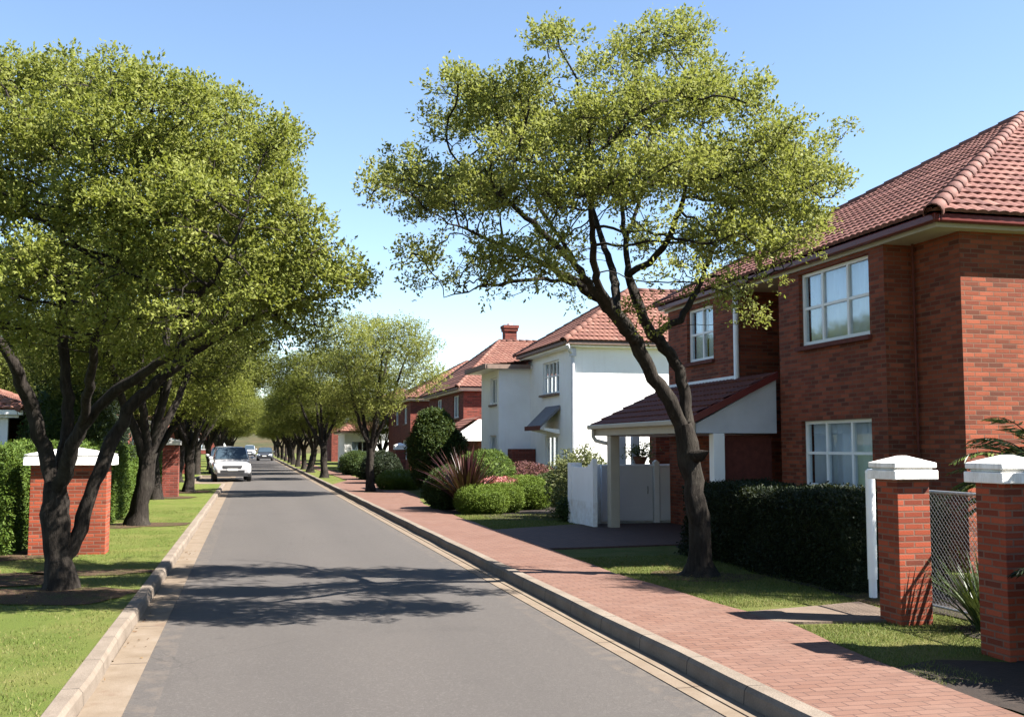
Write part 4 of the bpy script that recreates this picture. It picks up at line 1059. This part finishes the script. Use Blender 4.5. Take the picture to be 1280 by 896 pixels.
m = MB(); m.quad((CX - .09, CY0 + .03, CZ - .215), (BX - .01, CY0 + .03, CZ - .215), (BX - .01, CY1 - .03, CZ - .215), (CX - .09, CY1 - .03, CZ - .215)); m.build('carport_ceiling', M['white'], bh)
m = MB(); m.box(CX - .07, CX + .12, 20.25, 20.47, .1, CZ - .205); m.build('carport_post', M['cream'], bh, bevel=.01)
m = MB(); m.box(7.34, 7.54, CY0 + .02, CY0 + .2, .1, CZ - .205); m.build('carport_post', M['stucco'], bh, bevel=.01)
m = MB(); m.box(7.545, BX - .004, CY0 + .26, CY0 + .31, .1, 1.88); m.build('shade_panel', M['sill'], bh)  # added dark panel standing in for the shade under the carport
m = MB(); m.tube([(CX - .15, CY1 - .25, CZ - .06), (CX - .15, CY1 - .25, CZ - .22), (CX - .11, CY1 - .3, CZ - .30), (CX - .02, CY1 - .5, CZ - .34), (CX + .0, CY1 - .75, CZ - .36)], .04, 8); m.build('downpipe', M['cream'], bh, smooth=True)
m = MB(); m.box(BX - .07, BX - .003, 17.92, 21.2, sl_z - .02, sl_z + .05); m.build('flashing', M['greywall'], bh)

# carport gates and white wall
m = MB(); m.box(6.58, 6.82, 21.95, 22.2, .1, 1.36); m.box(6.6, 6.68, 20.55, 21.95, .1, 1.28)
m.prism([(6.6, 20.55, 1.28), (6.6, 21.0, 1.28), (6.6, 20.75, 1.33), (6.6, 20.62, 1.42), (6.6, 20.55, 1.46)], (.08, 0, 0))
m.box(6.595, 6.685, 20.5, 20.55, .1, 1.46)
tag(m.build('garden_wall', M['stucco'], loc=(6.7, 21.3, .1)), 'white rendered wall with a curved-up end beside the carport post', 'wall')
def gate(x0, x1, y, label):
    t = thing('gate', ((x0 + x1) / 2, y, .12), label, 'gate', 'grey gate panels closing the carport')
    m = MB(); m.box(x0, x1, y, y + .05, .16, 1.26); m.build('panel', M['greywall'], t, bevel=.006)
    m = MB(); m.box(x0 - .01, x1 + .01, y - .015, y + .065, 1.262, 1.32); m.build('top_rail', M['greywall'], t, bevel=.01)
    m = MB(); m.tube([(x1 - .12, y - .03, .72), (x1 - .12, y - .045, .80), (x1 - .12, y - .03, .88)], .012, 6); m.build('handle', M['galv'], t)
gate(7.08, 8.2, 21.42, 'wider pale grey gate panel at the back of the carport, beside the carport post')
gate(8.36, 9.1, 21.42, 'narrower grey gate panel behind the big tree trunk')
m = MB(); m.box(8.225, 8.335, 21.38, 21.5, .1, 1.36); m.prism([(8.215, 21.37, 1.36), (8.345, 21.37, 1.36), (8.28, 21.37, 1.42)], (0, .14, 0))
tag(m.build('gate_post', M['white'], loc=(8.28, 21.44, .1)), 'white post between the two grey gate panels', 'post')
fp = thing('flower_pot', (8.05, 21.75, 1.33), 'terracotta pot of pale flowers on the wall behind the gate panels', 'pot')
m = MB(); m.lathe((8.05, 21.75, 1.33), [(.10, 0), (.14, .12), (.155, .13), (.155, .16), (.13, .16), (.12, .13)], 16); m.build('pot', M['terracotta'], fp, smooth=True)
g = np.random.default_rng(71); P = np.array([8.05, 21.75, 1.55]) + g.normal(size=(120, 3)) * np.array([.16, .12, .10]); V, F = sprigs(P, unit(randdir(120, g) + np.array([0, 0, .7])), 6, .06, .9, .12, g)
MB().add(V, [F]).build('foliage', M['shrub'], fp)
m = MB(); m.box(6.95, 9.3, 21.6, 21.95, .1, 1.325); tag(m.build('garden_wall', M['stucco'], loc=(8.1, 21.8, .1)), 'low white rendered wall behind the grey gates carrying a flower pot', 'wall')
m = MB(); m.box(8.55, 8.95, 22.1, 22.5, .1, 2.0); tag(m.build('brick_pier', M['brick'], loc=(8.75, 22.3, .1)), 'plain brick pier behind the gates under the carport roof', 'pillar')
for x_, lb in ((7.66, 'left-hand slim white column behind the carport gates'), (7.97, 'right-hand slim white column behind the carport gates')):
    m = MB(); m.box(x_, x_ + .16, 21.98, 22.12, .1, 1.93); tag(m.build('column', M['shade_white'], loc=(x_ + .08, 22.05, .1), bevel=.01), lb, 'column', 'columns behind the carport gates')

# ------------------------------------------------------------------ gate pillars, fence, post
def pillar(x0, x1, y0, y1, zb, ht, label, group, caph=(.11, .02, .06, .09), ov=.06, mat=None, mortar=True):
    t = thing('brick_pillar', ((x0 + x1) / 2, (y0 + y1) / 2, zb), label, 'pillar', group)
    m = MB(); m.box(x0, x1, y0, y1, zb, ht); m.build('shaft', mat or M['brick_pillar'], t, bevel=.006)
    m = MB(); z = ht + .001
    m.box(x0 - ov, x1 + ov, y0 - ov, y1 + ov, z, z + caph[0]); z += caph[0]
    m.box(x0 - ov + .035, x1 + ov - .035, y0 - ov + .035, y1 + ov - .035, z + .0005, z + caph[1]); z += caph[1]
    a = ov - .008
    m.box(x0 - a, x1 + a, y0 - a, y1 + a, z + .0005, z + caph[2]); z += caph[2]
    xm, ym = (x0 + x1) / 2, (y0 + y1) / 2; r = .03
    m.rings([np.array([(x0 - a, y0 - a, z), (x1 + a, y0 - a, z), (x1 + a, y1 + a, z), (x0 - a, y1 + a, z)]), np.array([(xm - r, ym - r, z + caph[3]), (xm + r, ym - r, z + caph[3]), (xm + r, ym + r, z + caph[3]), (xm - r, ym + r, z + caph[3])])])
    m.build('cap', M['cap'], t, bevel=.008)
    return t
pillar(5.70, 6.03, 8.75, 9.08, .09, 1.40, 'red brick gate pillar with white stepped cap beside the white post, sunlit right face', 'gate pillars of the brick house', (.085, .02, .045, .065))
pillar(5.53, 5.86, 7.10, 7.43, .09, 1.42, 'brick gate pillar with white stepped cap at the right picture edge, overlapped by dark fronds', 'gate pillars of the brick house', (.085, .02, .045, .065))
def chain_panel(x, y0, y1, z0, z1, label, name='chain_link_fence', cat='fence'):
    t = thing(name, (x, (y0 + y1) / 2, z0), label, cat)
    m = MB(); st = .055; Hh = z1 - z0; Lh = y1 - y0
    for sg, dx in ((1, -.003), (-1, .003)):
        for c in np.arange(-Hh, Lh, st):
            a0, a1 = max(0, c), min(Lh, c + Hh)
            if a1 - a0 < .02: continue
            p = [(x + dx, y0 + (a0 if sg > 0 else Lh - a0), z0 + a0 - c), (x - dx, y0 + (a1 if sg > 0 else Lh - a1), z0 + a1 - c)]
            m.tube(p, .0026, 4, cap=False)
    m.build('mesh', M['galv'], t)
    m = MB(); m.tube([(x, y0, z1), (x, y1, z1)], .016, 8); m.build('rail', M['galv'], t, smooth=True)
    m = MB(); m.tube([(x, y0, z0), (x, y1, z0)], .012, 8); m.build('rail', M['galv'], t, smooth=True)
    return t
chain_panel(6.5, 6.6, 10.3, .16, 1.26, 'grey chain-link fence behind the two white-capped pillars')
m = MB(); m.tube([(6.44, 10.38, .3), (6.44, 10.38, 1.42)], .05, 10); m.tube([(6.44, 10.38, .05), (6.44, 10.38, .3)], .042, 10); m.lathe((6.44, 10.38, 1.42), [(.052, 0), (.052, .02), (.02, .045)], 10)
tag(m.build('gate_post', M['white'], loc=(6.44, 10.38, .1), smooth=True), 'thin round white gate post left of the brick pillar', 'post')

# left side pillars
pillar(-3.15, -2.08, 17.25, 17.75, .09, 1.42, 'wide brick pillar with white cap behind the big forked left tree', 'brick pillars along the left verge', (.13, .015, .02, .11), .09)
pillar(-2.72, -2.22, 36.2, 36.7, .09, 1.75, 'brick pillar half hidden by the twisted left tree', 'brick pillars along the left verge', (.1, .015, .02, .08), .05, M['brick_far'])
pillar(-3.35, -2.85, 66.5, 67.0, .09, 2.0, 'brick pillar just left of the white SUV', 'brick pillars along the left verge', (.1, .015, .02, .08), .05, M['brick_far'])
pillar(7.0, 7.5, 53.5, 54.0, .09, 1.55, 'small brick gate pillar with white cap before the orange-roofed house', None, (.1, .015, .1, .12), .06, M['brick_far'])
m = MB(); m.box(6.35, 6.985, 53.6, 53.85, .09, 1.05); tag(m.build('garden_wall', M['brick_far'], loc=(6.7, 53.7, .09)), 'short low brick wall joined to the small white-capped pillar', 'wall')
m = MB(); m.box(-6.5, -3.37, 66.6, 66.85, .09, 1.9); tag(m.build('garden_wall', M['brick_far'], loc=(-5, 66.7, .09)), 'red brick garden wall left of the white SUV', 'wall')

# ------------------------------------------------------------------ white house
wh = thing('white_house', (13.0, 36.0, 0), 'white rendered two-storey house with terracotta hip roof behind the garden', 'house')
m = MB(); HX = 9.6; ZT = 4.75
h1 = (33.32, 35.3, 3.42, 4.5); h2 = (33.5, 35.0, .95, 2.05); h3 = (37.35, 38.5, 1.0, 2.1); h4 = (37.3, 38.4, 3.2, 4.15)
wall_face(m, 'x', HX, 31.65, 37.0, 0, ZT, [h1, h2]); wall_face(m, 'y', 31.65, HX, 21, 0, ZT)
wall_face(m, 'y', 37.0, 8.45, HX, 0, 4.4); wall_face(m, 'x', 8.45, 37.0, 39.9, 0, 4.4, [h3, h4]); wall_face(m, 'y', 39.9, 8.45, 21, 0, 4.4); wall_face(m, 'x', 21, 31.65, 39.9, 0, 4.4)
wall_face(m, 'y', 37.3, HX, 21, 4.3, ZT); m.quad((HX, 37.0, 4.4), (HX, 37.3, 4.4), (HX, 37.3, ZT), (HX, 37.0, ZT))
m.build('wall', M['stucco'], wh)
m = MB(); m.box(HX + 1, HX + 1.05, 31.8, 36.9, .1, 4.6); m.box(HX, HX + .05, 37.1, 39.8, .1, 4.3); m.build('inner_wall', M['dark'], wh)
window(wh, 'x', HX, *h1, cols=(0, .28, .5, .72, 1), rows=(0, .55, 1), sillmat=M['sill_tan'], sill_out=.14, curtain=[(0, .18), (.82, 1)])
window(wh, 'x', HX, *h2, cols=(0, .33, .66, 1), rows=(0, 1), sillmat=M['white'], curtain=[(0, .2)])
window(wh, 'x', 8.45, *h3, cols=(0, .5, 1), rows=(0, 1), curtain=False)
window(wh, 'x', 8.45, *h4, cols=(0, .5, 1), rows=(0, 1), sillmat=M['sill_tan'], curtain=False)
hip_roof(wh, 9.15, 21.6, 31.25, 37.45, 4.92, 2.05, M['tile_far'], run=3.2)
eaves(wh, 9.15, 21.6, 31.25, 37.45, 4.92, M['sill_tan'], M['white'])
m = MB(); m.box(7.95, 10.4, 36.65, 40.3, 4.42, 4.52); m.build('soffit', M['white'], wh)
tile_roof([((7.95, 40.3, 4.54), (7.95, 36.65, 4.54), (10.4, 40.3, 4.78), (10.4, 36.65, 4.78))], 'flat_roof', M['tile_far'], wh, ns=4)
m = MB(); m.box(7.88, 7.945, 36.6, 40.35, 4.41, 4.58); m.box(7.95, 9.5, 36.58, 36.645, 4.41, 4.56); m.build('gutter', M['sill_tan'], wh)
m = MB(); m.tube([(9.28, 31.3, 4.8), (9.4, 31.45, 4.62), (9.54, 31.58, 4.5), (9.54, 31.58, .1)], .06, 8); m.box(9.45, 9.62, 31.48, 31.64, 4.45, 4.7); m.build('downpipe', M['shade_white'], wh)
aw = MB(); aw.prism([(9.585, 33.15, 3.02), (8.92, 33.15, 2.36), (8.92, 33.15, 2.28), (9.585, 33.15, 2.9)], (0, 1.75, 0)); aw = aw.build('awning', M['slate'], wh)
m = MB(); m.box(8.86, 8.915, 33.12, 34.93, 2.22, 2.36); m.build('front_edge', M['sill'], aw)
m = MB(); m.prism([(9.585, 33.22, 2.1), (9.585, 33.22, 2.25), (9.05, 33.22, 2.3), (9.05, 33.22, 2.22)], (0, .07, 0)); m.build('bracket', M['white'], aw); m = MB(); m.prism([(9.585, 34.75, 2.1), (9.585, 34.75, 2.25), (9.05, 34.75, 2.3), (9.05, 34.75, 2.22)], (0, .07, 0)); m.build('bracket', M['white'], aw)
m = MB(); m.box(8.75, 9.58, 36.2, 36.9, .09, 1.62); tag(m.build('bin_enclosure', M['brick_far'], loc=(9.1, 36.5, .09), bevel=.02), 'square dark red brick enclosure in the shaded corner of the white house', 'enclosure')

# ------------------------------------------------------------------ houses further along
def simple_house(name, x0, x1, y0, y1, zt, rise, wallmat, roofmat, label, wins=(), ax='x', run=None, ov=.4, gm=None, sm=None, chimney=None, face=1):
    t = thing(name, ((x0 + x1) / 2, (y0 + y1) / 2, 0), label, 'house')
    m = MB()
    hx = [w_[1:] for w_ in wins if w_[0] == 'x']; hy = [w_[1:] for w_ in wins if w_[0] == 'y']; hX = [w_[1:] for w_ in wins if w_[0] == 'X']
    wall_face(m, 'x', x0, y0, y1, 0, zt, hx); wall_face(m, 'y', y0, x0, x1, 0, zt, hy); wall_face(m, 'x', x1, y0, y1, 0, zt, hX, sgn=-1); wall_face(m, 'y', y1, x0, x1, 0, zt)
    m.build('wall', wallmat, t)
    for w_ in wins:
        if w_[0] == 'x': window(t, 'x', x0, *w_[1:], cols=(0, .5, 1), rows=(0, 1), curtain=[(0, .3), (.7, 1)], sillmat=M['sill_tan'])
        if w_[0] == 'y': window(t, 'y', y0, *w_[1:], cols=(0, .5, 1), rows=(0, 1), curtain=[(0, .3), (.7, 1)], sillmat=M['sill_tan'])
        if w_[0] == 'X': window(t, 'x', x1, *w_[1:], cols=(0, .5, 1), rows=(0, 1), curtain=[(0, .3), (.7, 1)], sillmat=M['sill_tan'], sgn=-1)
    r_ = hip_roof(t, x0 - ov, x1 + ov, y0 - ov, y1 + ov, zt + .12, rise, roofmat, run=run, ax=ax, ns=4, tw=.22)
    eaves(t, x0 - ov, x1 + ov, y0 - ov, y1 + ov, zt + .12, gm or M['sill_tan'], sm or M['white'])
    if chimney:
        cx, cy, cz0, cz1, s = chimney
        m = MB(); m.box(cx - s, cx + s, cy - s, cy + s, cz0, cz1); m.box(cx - s - .06, cx + s + .06, cy - s - .06, cy + s + .06, cz1 + .001, cz1 + .16); m.box(cx - s - .10, cx + s + .10, cy - s - .10, cy + s + .10, cz1 + .161, cz1 + .32)
        ch = m.build('chimney', wallmat, r_)
        m = MB(); m.lathe((cx, cy, cz1 + .32), [(.15, 0), (.14, .10), (.16, .12), (.14, .14)], 12); m.build('chimney_pot', M['white'], ch)
    return t
h3_ = simple_house('brick_house', 9.8, 20, 50.4, 60.5, 4.4, 2.75, M['brick_far'], M['tile_far'], 'red brick house with orange tiled roof and tall chimney beyond the white house', [('x', 51.6, 53.2, 3.1, 4.2), ('x', 56.5, 58, 3.1, 4.2), ('x', 56.0, 58.5, .9, 2.1)], run=3.3, chimney=(13.75, 57.5, 6.3, 8.0, .33))
ph = tile_roof([((8.3, 50.2, 2.1), (8.3, 46.6, 2.1), (9.78, 50.2, 3.0), (9.78, 46.6, 3.0))], 'porch_roof', M['tile_far'], h3_, ns=4)
m = MB(); m.prism([(8.35, 46.7, 1.95), (12.5, 46.7, 1.95), (12.5, 46.7, 2.9), (9.78, 46.7, 2.9)], (0, .15, 0)); m.build('porch_gable', M['stucco'], h3_)
m = MB(); m.box(9.78, 13, 46.9, 50.39, .1, 2.9); m.build('porch_wall', M['brick_far'], h3_)
simple_house('brick_house', 9.3, 18, 64.5, 75, 4.5, 2.6, M['brick_far'], M['tile_far'], 'dark brick house glimpsed behind the crown of the slender pavement tree', [('x', 66, 67.4, 3.1, 4.1), ('x', 70, 71.4, 3.1, 4.1), ('x', 66, 68, .9, 2.1)])
simple_house('garage', 6.7, 9.3, 80, 86, 2.7, 1.2, M['stucco'], M['tile_far'], 'small white garage building among the right row of trees', [('y', 7.2, 8.8, .15, 2.1)])
simple_house('white_house', 9.0, 18, 96, 108, 4.6, 2.4, M['stucco'], M['tile_far'], 'far white house behind the right row of trees', [('x', 98, 100, 3, 4), ('x', 103, 105, 3, 4)])
simple_house('brick_house', 8.5, 17, 118, 130, 4.6, 2.6, M['brick_far'], M['tile_far'], 'farthest brick house on the right behind the tree row', [('x', 120, 122, 3, 4)])
lh = simple_house('brick_house', -12, -4.9, 24.2, 31, 2.35, 1.35, M['brick'], M['tile_far'], 'low brick house with tiled roof at the left picture edge', [('y', -6.9, -5.5, .9, 2.0)], gm=M['white'])
m = MB(); m.box(-5.12, -4.86, 24.08, 24.19, .05, 2.3); m.build('corner_trim', M['white'], lh)
simple_house('brick_house', -10, -4.9, 47, 54, 2.8, 1.3, M['brick_far'], M['tile_far'], 'brick house hidden behind the left row of trees', [('y', -7.5, -6, 1.2, 2.4), ('X', 48.5, 50, 1, 2.2)], gm=M['white'])
simple_house('white_house', -13, -6.5, 76, 86, 3.0, 1.8, M['stucco'], M['tile_far'], 'white house behind the left trees beyond the SUV', [('X', 79, 81, 1, 2.2)])
simple_house('brick_house', -15, -5.5, 110, 122, 3.2, 2.2, M['brick_far'], M['tile_far'], 'far brick house on the left beyond the white one', [('X', 113, 115, 1, 2.2)])
simple_house('brick_house', -19, -8, 262, 272, 4.2, 2.4, M['brick_far'], M['tile_far'], 'red brick house left of the far end of the street', [('y', -16, -14, 1, 2.4), ('y', -11.5, -9.5, 1, 2.4)])
simple_house('white_house', -6.5, -3.6, 236, 243, 5.2, 1.0, M['stucco'], M['tile_far'], 'narrow white building at the far end of the street', [('y', -5.6, -4.6, 2.6, 4)])

# ------------------------------------------------------------------ cars (front faces -Y)
def sec(y, w, z0, z1, k=20, p=3.2, tuck=0.0):
    a = np.linspace(0, 2 * np.pi, k, endpoint=False) + np.pi / k
    c, s = np.cos(a), np.sin(a)
    x = np.sign(c) * np.abs(c) ** (2 / p) * w; z = np.sign(s) * np.abs(s) ** (2 / p)
    x = x * (1 - tuck * np.clip(z, 0, 1))
    return np.stack([x, np.full(k, y), (z0 + z1) / 2 + z * (z1 - z0) / 2], 1)
def car(loc, rz, L, Wd, Hh, mat, label, group=None, kind='suv'):
    t = thing('parked_car', loc, label, 'car', group, rz)
    h = Wd / 2; bz = .30 if kind == 'suv' else .22; belt = Hh * .60; hood = Hh * .585
    f = -L / 2
    b = MB()
    ys = [0, .04, .12, .3, .9, 1.35, L * .45, L * .7, L * .9, L * .97, L]
    zt = [belt * .62, belt * .72, belt * .82, hood * .93, hood * .99, belt, belt, belt, belt, belt * .96, belt * .8]
    zb = [bz + .12, bz + .04, bz, bz, bz, bz, bz, bz, bz, bz + .05, bz + .12]
    wd = [.78, .88, .94, .98, 1, 1, 1, 1, .98, .94, .85]
    b.rings([sec(f + y, h * q, z0, z1, 24, 4.0) for y, z1, z0, q in zip(ys, zt, zb, wd)])
    b.build('body', mat, t, smooth=True, local=True)
    c = MB(); y0 = 1.15; y1 = 1.95; y2 = L - .75; y3 = L - .1
    c.rings([sec(f + y, h * q, belt - .12, z1, 24, 5.5, tk) for y, z1, q, tk in [(y0, belt + .02, .90, 0), (y0 + .3, belt + (Hh - belt) * .27, .92, .05), (y1, Hh * .975, .93, .17), (y1 + .45, Hh, .93, .18), (y2, Hh * .985, .93, .18), (y3, belt + .12, .9, .02)]])
    cab = c.build('cabin', mat, t, smooth=True, local=True)
    ws = MB(); wz0 = belt + .05; wz1 = Hh * .955
    e = .06; a = np.array([0, -(wz1 - wz0), (y1 - y0 - .12)]); nrm = np.array([0, -a[2] * 0 - 1, .75]); nrm = nrm / np.linalg.norm(nrm) * e
    P = np.array([(-h * .84, f + y0 + .09, wz0), (h * .84, f + y0 + .09, wz0), (h * .70, f + y1 - .06, wz1), (-h * .70, f + y1 - .06, wz1)])
    ws.prism(list(P + nrm * .9), tuple(-nrm * 1.6)); ws.build('windscreen', M['carglass'], t, local=True)
    for sx in (-1, 1):
        s = MB(); xa = sx * h * .925; xb = sx * h * .795
        s.prism([(xa, f + y0 + .42, belt + .06), (xa, f + y2 + .25, belt + .06), (xb, f + y2 - .1, Hh * .92), (xb, f + y1 + .1, Hh * .92)], (sx * .02, 0, 0.004)); s.build('side_window', M['carglass'], t, local=True)
        hl_ = MB(); hl_.prism([(sx * h * .52, f + .10, belt * .68), (sx * h * .92, f + .22, belt * .70), (sx * h * .92, f + .30, belt * .85), (sx * h * .57, f + .16, belt * .78)], (0, -.10, 0)); hl_.build('headlight', M['lamp'], t, local=True)
        mr = MB(); mr.rings([sec(f + y, .11 * q, belt + .05, belt + .05 + .15 * q, 12, 2.6) + np.array([sx * (h + .10), 0, 0]) for y, q in [(y0 + .40, .5), (y0 + .45, 1), (y0 + .54, .95), (y0 + .58, .5)]]); mr.build('mirror', mat, t, smooth=True, local=True)
        fg = MB(); fg.lathe((0, 0, 0), [(.07, 0), (.07, .03), (.04, .04)], 12)
        for yy in (f + .82, f + L - .85):
            r_ = .34 if kind == 'suv' else .31
            wl = MB(); k = 22; an = np.linspace(0, 2 * np.pi, k, endpoint=False)
            prof = [(r_ * .62, -.10), (r_ * .9, -.115), (r_, -.08), (r_, .08), (r_ * .9, .115), (r_ * .62, .10)]
            wl.rings([np.stack([np.full(k, sx * (h - .10) + q), yy + rr * np.cos(an), r_ + rr * np.sin(an)], 1) for rr, q in prof])
            wo = wl.build('wheel', M['rubber'], t, smooth=False, local=True)
            rm = MB(); rm.rings([np.stack([np.full(k, sx * (h - .10) + q * sx), yy + rr * np.cos(an), r_ + rr * np.sin(an)], 1) for rr, q in [(r_ * .60, -.06), (r_ * .61, .09), (r_ * .5, .07), (r_ * .18, .085), (.01, .085)]]); rm.build('rim', M['rim'], wo, local=True)
    g_ = MB(); g_.prism([(-h * .46, f + .10, belt * .66), (h * .46, f + .10, belt * .66), (h * .52, f + .12, belt * .77), (-h * .52, f + .12, belt * .77)], (0, -.12, 0)); g_.build('grille', M['plastic'], t, local=True)
    g_ = MB(); g_.box(-h * .62, h * .62, f - .012, f + .08, bz + .12, bz + .26); g_.box(-h * .80, h * .80, f - .004, f + .2, bz - .04, bz + .08); g_.build('lower_grille', M['plastic'], t, local=True)
    g_ = MB(); g_.box(-.24, .24, f - .024, f - .013, bz + .245, bz + .345); g_.build('number_plate', M['plate'], t, local=True)
    return t
car((-.93, 56.4, 0), R(3), 4.6, 1.82, 1.70, M['car_white'], 'white SUV parked half in the left parking bay, facing the camera', 'parked cars')
car((-1.5, 67, .1), R(2), 4.3, 1.75, 1.62, M['car_white'], 'white car mostly hidden behind the left side of the white SUV', 'parked cars')
car((-.1, 185, 0), 0, 4.8, 1.9, 1.95, M['car_silver'], 'pale silver van far down the road, right of the SUV', 'parked cars')
car((1.75, 134, 0), R(-3), 4.5, 1.85, 1.62, M['car_dark'], 'dark car in the far distance near the right kerb', 'parked cars')
